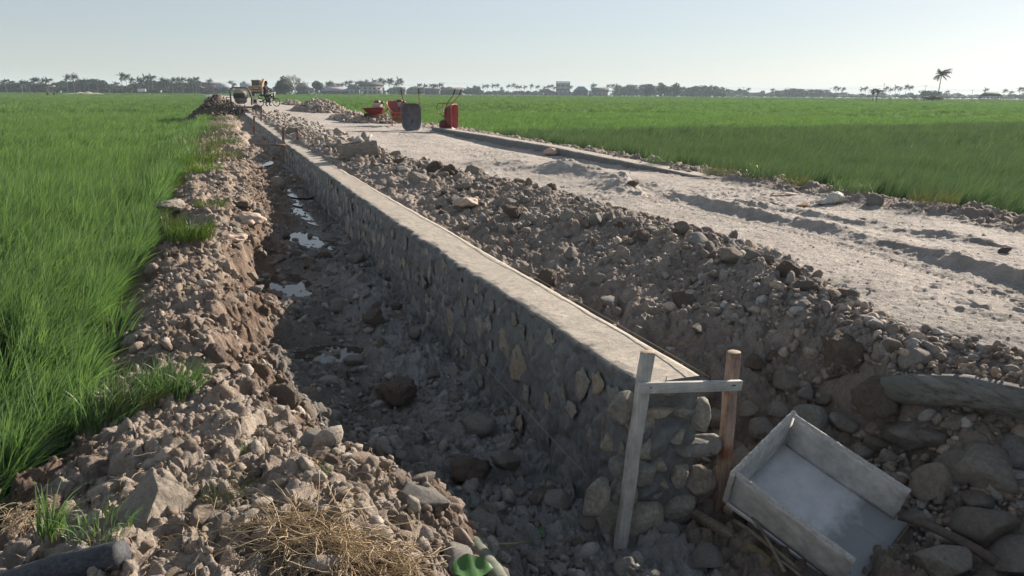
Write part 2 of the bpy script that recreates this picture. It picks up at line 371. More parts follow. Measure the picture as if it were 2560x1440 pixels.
moist = C(.20, .14, .10)*(1+.25*n2); wetm = C(.225, .208, .182)*(1+.3*n2)  # wet mud tone lifted in place of weak fill light
hz = (Hh-base_h(X, Y))[:, None]
kk = sstep(-.20, -.42, (base_h(X, Y)+.12*n1[:, 0]+.15*n2[:, 0]))[:, None]
k2 = sstep(-.50, -.68, (base_h(X, Y)+.10*n1[:, 0]+.05*n2[:, 0]+.12*(Y > 12)*(X > .9)))[:, None]
cb = dry*(1-kk)+moist*kk; cb = cb*(1-k2)+wetm*k2
dustk = sstep(-.1, .5, n1[:, 0]+.4)[:, None]
greyfloor = (tren*sstep(.9, 1.5, X)*sstep(11, 7, Y))[:, None]
cb = cb*(1-greyfloor)+C(.34, .34, .325)*(1+.2*n2)*greyfloor  # grey cement mud; missing fill light in the trench is put into its paleness
cr_ = C(.44, .395, .345)*(1+.24*n1+.12*n2)+C(.03, .032, .03)*n3
rubc = C(.33, .28, .235)*(1+.25*n1+.15*n2); lowk = sstep(-.15, -.5, Hh)[:, None]; rubc = rubc*(1-lowk)+C(.25, .205, .165)*lowk
padc = C(.085, .07, .05)*(1+.2*n2); fargreen = C(.075, .125, .04)*(1+.12*n3)
fk = sstep(60, 170, RR.repeat(nt_))[:, None]; padc = padc*(1-fk)+fargreen*fk
pb = pad[:, None]; rb = rub[:, None]; rd = road[:, None]
col = cb*(1-pb); col = np.where(X[:, None] > 2.1, rubc*(1-rd)+cr_*rd, col); col = col*(1-pb)+padc*pb
wet = tren*.35*sstep(-.5, -.7, Hh)
for (px, py, z, rx, ry) in PUD:
    q = np.hypot((X-px)/rx, (Y-py)/ry); m = 1-sstep(1.0, 2.0, q)
    wet = np.maximum(wet, m*sstep(.07, .0, Hh-z)*.85)
wall_wet = tren*sstep(1.25, 1.7, X)*(Y < 30)*.6; wet = np.maximum(wet, wall_wet*sstep(-.5, -.8, Hh+.0))
wet = np.maximum(wet, pad*.4*(RR.repeat(nt_) < 60))
V = np.stack([X+ox, Y+oy, Hh], 1); V = np.concatenate([V, [[0, 0, Hh[:nt_].mean()]]])
col = np.clip(np.concatenate([col, col[:1]]), .01, 1); wet = np.concatenate([wet, [0]])
i = np.arange(nt_); j = (i+1) % nt_
F = np.concatenate([np.stack([k*nt_+i, k*nt_+j, (k+1)*nt_+j, (k+1)*nt_+i], 1) for k in range(nr_-1)])
F = F[:, ::-1]
fc = F[:, 0]
isroad = (rd[fc, 0] > .5); istren = (X[fc] > edgeL(Y[fc])) & (X[fc] <= 2.15) & (X[fc] > -.1) & (Hh[fc] < -.45) & (Y[fc] < 48) & (Y[fc] > .5) & ~isroad & (tren[fc] > .3)
def submesh(name, F, label):
    used = np.unique(F); mp = np.zeros(len(V), np.int64); mp[used] = np.arange(len(used))
    return mesh_np(name, V[used], mp[F], M_soil, None, True, {'col': col[used], 'wet': wet[used]})
tri = np.stack([np.full(nt_, nt_*nr_), j, i], 1)[:, ::-1]
g = submesh('ground', F[~isroad & ~istren], '')
tag(g, kind='structure'); tag(submesh('dirt_road', F[isroad], ''), kind='structure'); tag(submesh('trench_bed', F[istren], ''), kind='structure')
def hgt(x, y):
    x = np.atleast_1d(np.asarray(x, float)); y = np.atleast_1d(np.asarray(y, float))
    return height(x, y)[0]
def h1(x, y): return float(hgt(x, y)[0])

_T = np.concatenate([np.arange(1.5, 12, .012), np.arange(12, 90, .1)])
def hitp(px, py, off=0.0):
    # first point where the view ray through a pixel meets the ground (raised by off)
    d = ray(px, py); P = CAM+_T[:, None]*d; k = np.nonzero(P[:, 2] <= hgt(P[:, 0], P[:, 1])+off)[0]
    return P[k[0]] if len(k) else P[-1]
# ------------------------------------------------------------------ water
m, t, b, N, L = nodes('muddy_water'); M_water = m
b.inputs['Base Color'].default_value = (.06, .052, .042, 1); b.inputs['Roughness'].default_value = .04; b.inputs['IOR'].default_value = 1.33
bump(t, b, noise_n(t, 14, 3, .5), .002, .3)
for k, (px, py, z, rx, ry) in enumerate(PUD):
    a = np.arange(28)*2*math.pi/28
    Vp = np.concatenate([[[0, 0, 0]], np.stack([np.cos(a)*rx*1.5, np.sin(a)*ry*1.5, 0*a], 1)])
    Vp[:, 0] = np.minimum(Vp[:, 0]+px, 1.97)-px if px < 1.97 else Vp[:, 0]
    Fp = np.stack([np.zeros(28, int), 1+np.arange(28), 1+(np.arange(28)+1) % 28], 1)
    tag(mesh_np('puddle_water', Vp, Fp, M_water, loc=(px, py, z)), kind='structure')
Vp = [(-90, 0, -.585), (-1.15, 0, -.585), (-1.15, 70, -.585), (-90, 70, -.585)]
tag(mesh_np('paddy_water', Vp, np.array([[0, 1, 2, 3]]), M_water), kind='structure')

# ------------------------------------------------------------------ mortared stone wall
m, t, b, N, L = nodes('mortar'); M_mortar = m
tx = N('ShaderNodeTexCoord'); a = attr_n(t, 'top')
n1 = noise_n(t, 3.5, 8, .7); n2 = noise_n(t, 28, 6, .7, dist=.6)
c = mixc(t, a.outputs['Fac'], ramp(t, n1, [(.3, (.10, .11, .113)), (.7, (.16, .168, .163))]), ramp(t, n1, [(.3, (.34, .30, .245)), (.7, (.46, .405, .33))]))  # shaded face colour raised to make up for missing fill light
c = mixc(t, 1.0, c, ramp(t, n2, [(.3, .72), (.6, 1.12)]), 'MULTIPLY')
# dark trowel drags and open pores
wv = N('ShaderNodeTexNoise'); wv.inputs['Scale'].default_value = 5.5; wv.inputs['Detail'].default_value = 7; wv.inputs['Roughness'].default_value = .75
mp_ = N('ShaderNodeMapping'); mp_.inputs['Scale'].default_value = (1.0, 3.6, 1.4); mp_.inputs['Rotation'].default_value = (0, 0, .35); L(tx.outputs['Object'], mp_.inputs[0]); L(mp_.outputs[0], wv.inputs['Vector'])
cr1 = ramp(t, wv.outputs['Fac'], [(.30, .42), (.37, 1.0)]); c = mixc(t, 1.0, c, cr1, 'MULTIPLY')
L(c, b.inputs['Base Color'])
rr2 = N('ShaderNodeMapRange'); rr2.inputs['To Min'].default_value = .58; rr2.inputs['To Max'].default_value = .9; L(a.outputs['Fac'], rr2.inputs['Value']); L(rr2.outputs[0], b.inputs['Roughness'])
p = bump(t, None, wv.outputs['Fac'], .012, .7); p = bump(t, None, noise_n(t, 24, 8, .75, dist=1.0), .008, .8, p); bump(t, b, noise_n(t, 160, 5, .7), .003, .6, p)

def wall_sweep(y0, y1, xl, xr, zt, zb_f, zb_b, name, batter=.11, step=.003, amp=1.0, nfront=84):
    ys = [y0]
    while ys[-1] < y1: ys.append(ys[-1]+max(.009, ys[-1]*step))
    ys = np.array(ys); ns = len(ys)
    tf = np.linspace(0, 1, nfront); tt_ = np.linspace(0, 1, 16)[1:]; tb = np.linspace(0, 1, 10)[1:]
    K = nfront+15+9
    P = np.zeros((ns, K, 3)); top = np.zeros((ns, K)); zt_ = zt(ys)+.012*fbm(ys*.8, ys*0, 3, 401)
    xl_ = xl(ys)+.016*fbm(ys*2.2, ys*0, 4, 402); xr_ = xr(ys)+.006*fbm(ys*2, ys*0+9, 3, 403)
    zb = zb_f(ys)
    for k, q in enumerate(tf):
        z = zb+(zt_-zb)*q; P[:, k] = np.stack([xl_-batter*(1-q)-.07*np.clip(1-q*6, 0, 1)**2, ys, z], 1)
    for k, q in enumerate(tt_):
        P[:, nfront+k] = np.stack([xl_+(xr_-xl_)*q, ys, zt_], 1); top[:, nfront+k] = 1
    zbb = zb_b(ys)
    for k, q in enumerate(tb): P[:, nfront+15+k] = np.stack([xr_, ys, zt_+(zbb-zt_)*q], 1)
    top[:, nfront-1] = .6
    Pf = P.reshape(-1, 3).copy(); yy = Pf[:, 1]; zz = Pf[:, 2]
    front = np.zeros((ns, K)); front[:, :nfront] = 1; front[:, nfront-1] = .4; front = front.ravel()
    d = amp*(.016*fbm(yy*5, zz*5, 5, 411)+.012*fbm(yy*14, zz*9, 5, 416)-.010*np.clip(1-np.abs(fbm(yy*9+2*zz, zz*2.5, 3, 418))*9, 0, 1)+.030*clod(yy*6.5+.5*fbm(yy*4, zz*4, 2, 415), zz*3.0, 412, .55)+.010*clod(yy*16, zz*13, 413, .5))
    P2 = Pf.copy(); P2[:, 0] -= d*front
    tp = top.ravel(); P2[:, 2] += tp*(.0035*fbm(Pf[:, 0]*9, yy*4, 4, 421)+.004*clod(Pf[:, 0]*14+yy*4, yy*7, 422, .12))*amp
    edge = np.zeros((ns, K)); edge[:, nfront-3:nfront+1] = 1; P2[:, 2] -= edge.ravel()*.020*np.clip(fbm(yy*13, yy*0, 4, 431)+.05, 0, 1)
    k = np.arange(K-1); F = np.concatenate([np.stack([s*K+k, (s+1)*K+k, (s+1)*K+k+1, s*K+k+1], 1) for s in range(ns-1)])
    # end cap towards the camera
    nc = 40; cap = []; capf = []
    zc = np.linspace(0, 1, nfront)
    base = len(P2)
    for r_ in range(nfront):
        z = zb[0]+(zt_[0]-zb[0])*zc[r_]; xa = P2[r_, 0]; xb = xr_[0]
        for c_ in range(nc):
            q = c_/(nc-1); xx = xa+(xb-xa)*q
            dd = .045*clod(np.array([xx*5.0]), np.array([z*5.0]), 441, .6)[0]+.03*fbm(np.array([xx*6]), np.array([z*6]), 3, 442)[0]
            e = min(q, 1-q, 1-zc[r_])*6; cap.append([xx, y0-dd*min(1, e)+.0, z]); capf.append(0)
    idx = base+np.arange(nfront*nc).reshape(nfront, nc)
    Fc = np.stack([idx[:-1, :-1].ravel(), idx[:-1, 1:].ravel(), idx[1:, 1:].ravel(), idx[1:, :-1].ravel()], 1)
    Vw = np.concatenate([P2, cap]); tops = np.concatenate([tp, np.zeros(len(cap))])
    return Vw, np.concatenate([F[:, ::-1], Fc]), tops
WX = lambda y: np.interp(y, [0, 3, 5, 8, 11, 22, 40, 50], [1.94, 1.935, 1.925, 1.90, 1.92, 2.02, 2.03, 2.03])
WXR = lambda y: np.interp(y, [0, 3, 5, 8, 11, 22, 40, 50], [2.265, 2.262, 2.28, 2.275, 2.285, 2.345, 2.36, 2.36])
WZB = lambda y: base_h(np.full_like(y, 1.8), y)-.12
stonewall = empty('stone_wall', (2.1, 3.05, -.95))
tag(stonewall, 'long mortared rubble stone wall with a smooth pale trowelled top running beside the muddy trench', 'wall')
Vw, Fw, tops = wall_sweep(3.06, 47.5, WX, WXR, ztop, WZB, lambda y: base_h(np.full_like(y, 2.4), y)-.45, 'w')
off = np.array([2.1, 3.05, -.95])
body = mesh_np('mortar_body', Vw-off, Fw, M_mortar, stonewall, True, {'top': tops})

# ---- rocks: clipped spheres with planar facets
_ico = {}
def ico(sub):
    if sub not in _ico:
        bm = bmesh.new(); bmesh.ops.create_icosphere(bm, subdivisions=sub, radius=1.0); bm.verts.ensure_lookup_table()
        _ico[sub] = (np.array([v.co[:] for v in bm.verts]), np.array([[v.index for v in f.verts] for f in bm.faces])); bm.free()
    return _ico[sub]
def rockV(seed, sub=2, nplanes=11, lo=.5, hi=.85, noise=.05, squash=(1, .8, .62), lump=0.0):
    g_ = np.random.default_rng(seed); V, F = ico(sub); V = V.copy()
    for k in range(nplanes):
        n = g_.normal(size=3); n /= np.linalg.norm(n); d = g_.uniform(lo, hi); s = V@n-d
        V = np.where(s[:, None] > 0, V-n*s[:, None]*.97, V)
    if noise: V = V*(1+noise*noise3(V*3.1+seed*5.3, 7)[:, None]+noise*.5*noise3(V*7.7+seed, 8)[:, None])
    if lump: V = V*(1+lump*(clod(V[:, 0]*3+seed, V[:, 1]*3+V[:, 2]*2.3, 5, .7)-.3)[:, None]+lump*.5*noise3(V*12+seed, 9)[:, None])
    V = V*np.array(squash)
    return V/np.abs(V).max(), F
def rot_rand(g_, tilt=1.0):
    return np.array(Quaternion(Vector(g_.normal(size=3)).normalized(), g_.uniform(0, tilt*math.pi)).to_matrix())

# facing stones set in the wall face
g_ = np.random.default_rng(21); fst = []; y = 3.12; placed = []
cand = []
for k in range(30000):
    yy = 3.1+(46-3.1)*g_.random()**2.0; zz = g_.random(); cand.append((yy, zz, g_.random()))
for yy, q, r_ in cand:
    s = (.065+.16*r_**1.4)*(1 if yy < 12 else 1.25); zb_, zt__ = float(WZB(np.array([yy]))[0])+.1, float(ztop(yy))-.03-s
    if zt__ < zb_: continue
    z = zb_+(zt__-zb_)*q
    if any(abs(a-yy) < .6 and math.hypot((a-yy), (b_-z)*.85) < (s+c_)*.86 for a, b_, c_ in placed): continue
    placed.append((yy, z, s))
    if len(placed) > 430: break
placed.sort()
M_face = rock_mat('facing_stone', [(.36, .345, .30), (.43, .40, .34), (.29, .285, .26), (.45, .38, .29)])
restV, restF, nv = [], [], 0
for k, (yy, z, s) in enumerate(placed):
    Vr, Fr = rockV(500+k, 3 if yy < 9 else 2, 9, .45, .8, .30, (.26, 1, 1.15))
    a = g_.uniform(-.9, .9); ca, sa = math.cos(a), math.sin(a)
    Vr = Vr @ np.array([[1, 0, 0], [0, ca, -sa], [0, sa, ca]])*np.array([1.0, 1, 1])*s*1.05
    zbq = float(WZB(np.array([yy]))[0]); q = (z-zbq)/(float(ztop(yy))-zbq)
    Vr[:, 0] *= .22*s/np.abs(Vr[:, 0]).max(); pos = np.array([float(WX(yy))-.11*(1-q)+s*.20-(.016+.020*g_.random()), yy, z])
    if k < 96: mesh_np('facing_stone', Vr, Fr, M_face, stonewall, True, loc=pos-off)
    else: restV.append(Vr+pos-off); restF.append(Fr+nv); nv += len(Vr)
tag(mesh_np('facing_stone', np.concatenate(restV), np.concatenate(restF), M_face, stonewall, True), kind='stuff')
# raw stones of the broken near end
for (px, py, s, sq, rz) in [(1635, 1030, .115, (1, .45, .32), .1), (1665, 975, .09, (1, .5, .35), 0), (1752, 1040, .085, (.8, .6, 1.1), 0), (1725, 1122, .12, (1, .5, .42), 0.05), (1618, 1110, .075, (1, .7, .7), 0),
                            (1590, 1180, .11, (1, .6, .62), .2), (1700, 1180, .075, (.8, .6, .9), 0), (1645, 1215, .055, (1, .8, .8), 0), (1590, 1300, .17, (1, .55, .62), -.3), (1490, 1250, .10, (.6, .6, 1.15), .4),
                            (1705, 1030, .07, (1, .6, .5), 0), (1560, 1020, .08, (.8, .6, 1.), 0), (1750, 1210, .09, (.9, .7, .9), 0), (1700, 1260, .10, (1, .6, .7), 0), (1640, 1160, .06, (1, .7, .7), 0), (1690, 1090, .05, (1, .7, .7), 0), (1770, 1110, .09, (1, .6, .5), 0), (1600, 1060, .07, (.9, .7, .8), 0), (1560, 1230, .08, (.8, .7, 1), 0), (1520, 1110, .05, (.7, .7, 1), 0)]:
    p = aty(px, py, 3.065); Vr, Fr = rockV(int(px), 3, 20, .5, .78, .05, sq)
    mesh_np('end_stone', Vr*s*1.25, Fr, M_face, stonewall, True, loc=p-off).rotation_euler = (0, rz, g_.uniform(-.3, .3))

# ---- right low wall
lw = empty('low_wall', (8.2, 8, 0)); tag(lw, 'low straight concrete capped wall along the right edge of the dirt road', 'wall')
RX = lambda y: np.interp(y, [0, 9, 12, 18, 28], [7.98, 7.93, 8.05, 8.02, 7.75]); RXR = lambda y: RX(y)+.33
Vl, Fl, tl = wall_sweep(2.5, 27.5, RX, RXR, lambda y: np.interp(y, [0, 9, 12, 14, 18, 28], [-.04, .0, .02, .06, .12, .19]), lambda y: y*0-.3, lambda y: y*0-.4, 'l', batter=.03, step=.005, amp=.45, nfront=12)
mesh_np('mortar_body', Vl-np.array([8.2, 8, 0]), Fl, M_mortar, lw, True, {'top': tl})

# ------------------------------------------------------------------ stones and rubble
VAR = {}
def variants(sub, n, seed, **kw): return [rockV(seed+i, sub, **kw) for i in range(n)]
small = variants(1, 14, 100, nplanes=7, lo=.55, hi=.9, noise=.1, squash=(1, .82, .66))
mid = variants(2, 14, 200, nplanes=15, lo=.48, hi=.8, noise=.04, squash=(1, .8, .64))
def merged(name, items, vs, mat, label, cat, colf):
    """items: x,y,z,s ; one object"""
    Vs, Fs, Cs, n = [], [], [], 0; g2 = np.random.default_rng(len(items))
    for (x, y, z, s) in items:
        V0, F0 = vs[g2.integers(len(vs))]; M = rot_rand(g2)
        Vs.append((V0*s*g2.uniform(.75, 1.15, 3))@M.T+[x, y, z]); Fs.append(F0+n); n += len(V0)
        c = colf(x, y, z, g2); Cs.append(np.repeat(c[None], len(V0), 0))
    Cs = np.concatenate(Cs)
    return tag(mesh_np(name, np.concatenate(Vs), np.concatenate(Fs), mat, None, False, {'col': Cs, 'wet': np.zeros(len(Cs))}), label, cat, kind='stuff')
palR = np.array([(.33, .275, .22), (.42, .36, .29), (.27, .22, .175), (.37, .35, .32), (.45, .36, .28), (.25, .215, .19)])
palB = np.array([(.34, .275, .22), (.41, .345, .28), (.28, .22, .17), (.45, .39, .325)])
palT = np.array([(.28, .26, .23), (.36, .345, .315), (.23, .205, .175)])  # trench crumb palette, with fill light put into the colour
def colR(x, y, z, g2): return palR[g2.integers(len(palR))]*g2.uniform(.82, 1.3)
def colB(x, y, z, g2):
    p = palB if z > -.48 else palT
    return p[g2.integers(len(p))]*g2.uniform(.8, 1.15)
def gen(n, f, smin, smax, pw, sink=.25):
    out = []
    X_, Y_ = f(n); S_ = smin+(smax-smin)*rng.random(len(X_))**pw; Z_ = hgt(X_, Y_)
    for x, y, z, s in zip(X_, Y_, Z_, S_):
        if s > .02 and 2.2 < x < 3.2 and 1.9 < y < 3.1: continue
        out.append((x, y, z+s*(.35-sink), s))
    return out
def f_rub(n):
    y = 2.2+28*rng.random(n)**1.9; b_ = brow(y); x = 2.42+(b_+.25-2.42)*rng.random(n)**.75; t_ = (x-2.42)/(b_-2.2); pr_ = sstep(-.45, .35, fbm(x*1.3, y*.8, 3, 701)+.9*(t_-.45)); k = rng.random(n) < pr_; return x[k], y[k]
def f_trench(n):
    y = 2.4+22*rng.random(n)**1.7; x = .35+1.45*rng.random(n); return x, y
def f_bank(n):
    y = 1.8+40*rng.random(n)**1.8; x = edgeL(y)+.25+(0.75-edgeL(y))*rng.random(n)**.9; return x, y
def f_road(n):
    y = 2.5+45*rng.random(n)**1.5; b_ = brow(y); x = b_+(8-b_)*rng.random(n)**1.3; return x, y
def f_rroad(n):
    y = 3+42*rng.random(n)**1.3; x = 8.35+1.0*rng.random(n); return x, y
def f_leftband(n):
    y = 14+31*rng.random(n)**1.3; x = 2.5+1.6*rng.random(n)**1.6; return x, y
it = gen(7500, f_rub, .008, .03, 2.0, .2)+gen(1400, f_road, .005, .016, 2.5, .1)+gen(900, f_rroad, .01, .04, 2, .1)
merged('rubble', it, small, M_rock, 'loose broken grey and tan rubble spread between the stone wall and the dirt road', 'rubble', colR)
it = gen(4400, f_rub, .026, .08, 2.6, .28)+gen(260, f_rroad, .03, .09, 2, .1)+gen(500, f_leftband, .05, .12, 2, .1)
rubble2 = merged('rubble', it, mid, M_rock, 'fist sized angular stones heaped along the road embankment', 'rubble', colR)
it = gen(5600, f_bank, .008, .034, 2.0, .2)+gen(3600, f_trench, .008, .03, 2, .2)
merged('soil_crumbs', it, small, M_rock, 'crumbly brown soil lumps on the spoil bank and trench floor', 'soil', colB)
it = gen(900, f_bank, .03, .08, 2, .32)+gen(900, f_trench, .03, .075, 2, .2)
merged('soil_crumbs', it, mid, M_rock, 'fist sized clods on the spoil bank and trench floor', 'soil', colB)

# individual stones, shared meshes
bigv = []
for i in range(16):
    Vr, Fr = rockV(900+i, 3, 20, .5, .8, .035, (1, .8, .62)); bigv.append(Vr)
bigm = []
for i, Vr in enumerate(bigv):
    o = mesh_np('loose_stone', Vr, ico(3)[1], M_stone, None, True); bigm.append(o.data); bpy.data.objects.remove(o)
clodm = []
for i in range(8):
    Vr, Fr = rockV(950+i, 4, 9, .5, .85, .09, (1, .85, .7), lump=.16)
    o = mesh_np('soil_clod', Vr, Fr, M_clod, None, True); clodm.append(o.data); bpy.data.objects.remove(o)
occ = []
def put(name, me, x, y, s, label, cat, group=None, sink=.25, mat=None, rot=None, z=None, force=False, sq=None):
    if not force:
        if 2.15 < x < 3.3 and 1.9 < y < 3.15: return None
        for (a, b_, c_) in occ:
            if math.hypot(a-x, b_-y) < (c_+s)*.75: return None
    occ.append((x, y, s))
    o = bpy.data.objects.new(name, me); COL.objects.link(o)
    zz = h1(x, y) if z is None else z
    o.location = (x, y, zz+s*(.55-sink)); o.scale = sq and tuple(s*v for v in sq) or (s*random.uniform(.85, 1.15), s*random.uniform(.85, 1.15), s*random.uniform(.8, 1.1))
    o.rotation_euler = rot or (random.uniform(-.5, .5), random.uniform(-.5, .5), random.uniform(0, 6.28))
    if mat:
        o.material_slots[0].link = 'OBJECT'; o.material_slots[0].material = mat
    return tag(o, label, cat, group)
# named ones: pixel, base level, radius
def P3(px, py, z): return at(px, py, z)
special = [
 (700, 985, -.62, .155, 'clod', 'moist red brown crumbly clod standing sunlit at the trench edge', M_clod),
 (1190, 1055, -.93, .16, 'stone', 'pale flat faced stone lying in the shaded trench below the wall', M_wetstone),
 (1040, 1245, -.88, .145, 'stone', 'rounded tan boulder at the foot of the near spoil bank', M_wetstone),
 (985, 975, -.87, .185, 'clod', 'large dusty brown clod in the middle of the shaded trench floor', M_clod),
 (935, 790, -.72, .14, 'clod', 'round brown clod half way along the shaded trench floor', M_clod),
 (820, 598, -.66, .12, 'stone', 'smooth round stone standing in the trench puddle', M_wetstone),
 (885, 900, -.84, .11, 'stone', 'round grey stone at the edge of the small puddle in the trench', M_wetstone),
 (1205, 1305, -.92, .085, 'stone', 'brown stone near the wet mud at the trench end', M_wetstone),
 (2030, 1055, -.78, .115, 'stone', 'tan rounded stone just above the corner of the wooden box', M_stone),
 (2270, 1080, -.62, .16, 'stone', 'tall leaning grey stone below the clay clods and left of the log shadow', M_stone),
 (2340, 1200, -.72, .19, 'stone', 'long slanting boulder to the right of the wooden box', M_stone),
 (2330, 1090, -.55, .105, 'stone', 'rounded grey stone under the end of the log', M_stone),
 (2470, 1160, -.55, .20, 'stone', 'big dark block below the log at the right edge', M_stone),
 (2450, 1300, -.8, .22, 'stone', 'broad boulder in the deep shade at the lower right', M_stone),
 (2105, 920, -.35, .10, 'stone', 'rounded brown stone left of the two large clay clods', M_stone),
 (1975, 960, -.62, .10, 'stone', 'oval tan stone beside the right batter board post', M_stone),
 (1370, 690, -.22, .145, 'clod', 'broad dark brown clod lying against the back of the stone wall', M_clod),
 (1185, 425, .12, .21, 'stone', 'large grey boulder on the crest of the rubble beside the road', M_stone),
 (1130, 430, .12, .20, 'clod', 'dark reddish clod standing upright on the rubble crest', M_clod),
 (1045, 445, .08, .24, 'stone', 'wide grey stone sunk in rubble above the dark hollow', M_stone),
 (1705, 745, -.12, .12, 'clod', 'pointed brown clod on the dark slope behind the wall', M_clod),
 (1500, 700, -.1, .09, 'stone', 'round stone half buried on the slope behind the wall', M_stone),
 (2130, 735, .03, .085, 'stone', 'greenish grey block at the road edge above the clods', M_stone),
 (1180, 1165, -.9, .16, 'clod', 'lumpy grey clod with whitish smears at the trench bottom', M_clod),
 (690, 462, -.42, .22, 'stone', 'brown slab half buried beside the trench puddles', M_stone),
 (1745, 820, -.35, .07, 'stone', 'small tan stone on the bare earth behind the wall', M_stone),
 (1060, 540, -.05, .10, 'stone', 'pale orange stone leaning on the back edge of the wall', M_stone),
 (2040, 700, .02, .07, 'stone', 'squat grey stone on the rubble shoulder of the road', M_stone),
 (630, 690, -.4, .09, 'stone', 'pale sunlit cobble on the spoil bank above the trench', M_stone),
 (1580, 455, .05, .11, 'stone', 'lone tan lump lying on the open dirt road', M_clod),
 (2510, 625, .02, .075, 'stone', 'squarish stone on the road at the right edge', M_clod),
 (2185, 505, .0, .11, 'stone', 'pale boulder beside the white sack on the low wall', M_stone),
 (1395, 1385, -.93, .07, 'stone', 'wet stone in the mud between the leaf and the post', M_wetstone),
 (1570, 1415, -.93, .07, 'stone', 'rounded stone at the foot of the leaning post', M_wetstone),
 (1760, 1390, -.92, .10, 'stone', 'upright grey slab below the squared timber offcut', M_wetstone),
 (1150, 1385, -.75, .10, 'stone', 'dull grey stone beside the bamboo pipe', M_wetstone),
]
special += [(2390, 1160, -.5, .13, 'stone', 'dark rounded stone wedged below the middle of the log', M_stone), (2540, 1130, -.35, .14, 'stone', 'dim block under the right end of the log', M_stone),
 (2200, 1110, -.7, .07, 'stone', 'small light cobble between the box and the tall leaning stone', M_stone), (2110, 1055, -.72, .10, 'stone', 'flat oblong stone beyond the far side of the box', M_stone), (2160, 1130, -.75, .075, 'stone', 'thin tan stone near the far rim of the box', M_stone),
 (2350, 1400, -.9, .15, 'stone', 'shaded boulder below the dark branch', M_stone), (2540, 1390, -.75, .2, 'stone', 'huge dim boulder at the lower right corner', M_stone), (2230, 1200, -.75, .09, 'stone', 'brown cobble touching the long slanting boulder', M_stone),
 (2300, 1290, -.8, .1, 'stone', 'dark stone just right of the box corner', M_stone), (2400, 1050, -.42, .10, 'stone', 'stone tucked into the black gap under the log', M_stone), (2450, 1245, -.68, .12, 'stone', 'dark cobble between the two biggest right hand boulders', M_stone), (2060, 1000, -.68, .06, 'stone', 'small grey cobble above the tan rounded stone', M_stone)]
for k, (px, py, z, s, kind, lab, mt) in enumerate(special):
    p = hitp(px, py, s*.3); z = p[2]+.05*s
    me = (clodm if kind == 'clod' else bigm)[k % (8 if kind == 'clod' else 16)]
    put('soil_clod' if kind == 'clod' else 'loose_stone', me, p[0], p[1], s, lab, kind, mat=mt, force=True, sink=.35 if kind == 'stone' or px < 2000 else .0, z=z-s*.35)
put('soil_clod', clodm[2], 3.60, 3.36, .22, 'large cracked clay clod with roots on the embankment edge', 'clod', mat=M_clod, z=-.16-.12, force=True)
put('soil_clod', clodm[5], 3.46, 2.99, .19, 'big lumpy clay clod at the end of the weathered log', 'clod', mat=M_clod, z=-.24-.10, force=True)
put('soil_clod', clodm[1], 4.1, 4.5, .13, 'medium clay clod on the road shoulder behind the largest one', 'clod', mat=M_clod, force=True)
def many(n, f, smin, smax, pw, label, group, mat, clodp=0.0, sink=.42):
    k = 0; tries = 0
    while k < n and tries < n*8:
        tries += 1; x, y = f(1)
        if len(x) == 0: continue
        s = smin+(smax-smin)*rng.random()**pw; cl = rng.random() < clodp
        s *= min(1.6, max(1, y/9))
        o = put('loose_stone' if not cl else 'soil_clod', random.choice(clodm if cl else bigm), float(x[0]), float(y[0]), s,
                label if not cl else label.replace('stone', 'clod'), 'clod' if cl else 'stone', group if not cl else group.replace('stones', 'clods'), sink, None if cl else mat)
        k += o is not None
    return k
def f_pit(n):
    y = 1.9+1.7*rng.random(n); x = 2.55+1.2*rng.random(n); return x, y
def f_rub2(n):
    y = 3.0+13*rng.random(n)**1.3; b_ = brow(y); x = 2.55+(b_-2.5)*rng.random(n)**.55; return x, y
def f_tr2(n):
    y = 3.0+9*rng.random(n)**1.3; x = .6+1.15*rng.random(n); return x, y
def f_bk2(n):
    y = 2.2+12*rng.random(n)**1.2; x = -.75+1.3*rng.random(n); return x, y
many(30, f_pit, .06, .13, 1.5, 'grey brown stone in the shaded pit around the wooden box', 'stones in the shaded pit', M_stone, .0)
many(110, f_rub2, .05, .14, 2.0, 'angular stone lying on the rubble slope behind the stone wall', 'stones on the rubble slope', M_stone, .22)
many(86, f_tr2, .04, .115, 1.5, 'damp grey stone lying on the shaded trench floor', 'stones on the trench floor', M_wetstone, .35)
many(44, f_bk2, .045, .10, 1.6, 'dry tan stone lying on the sunlit spoil bank', 'stones on the spoil bank', M_stone, .75)
many(12, f_leftband, .10, .17, 1.5, 'large tan stone at the road side beyond the wooden tub', 'stones beyond the tub', M_stone, .0)

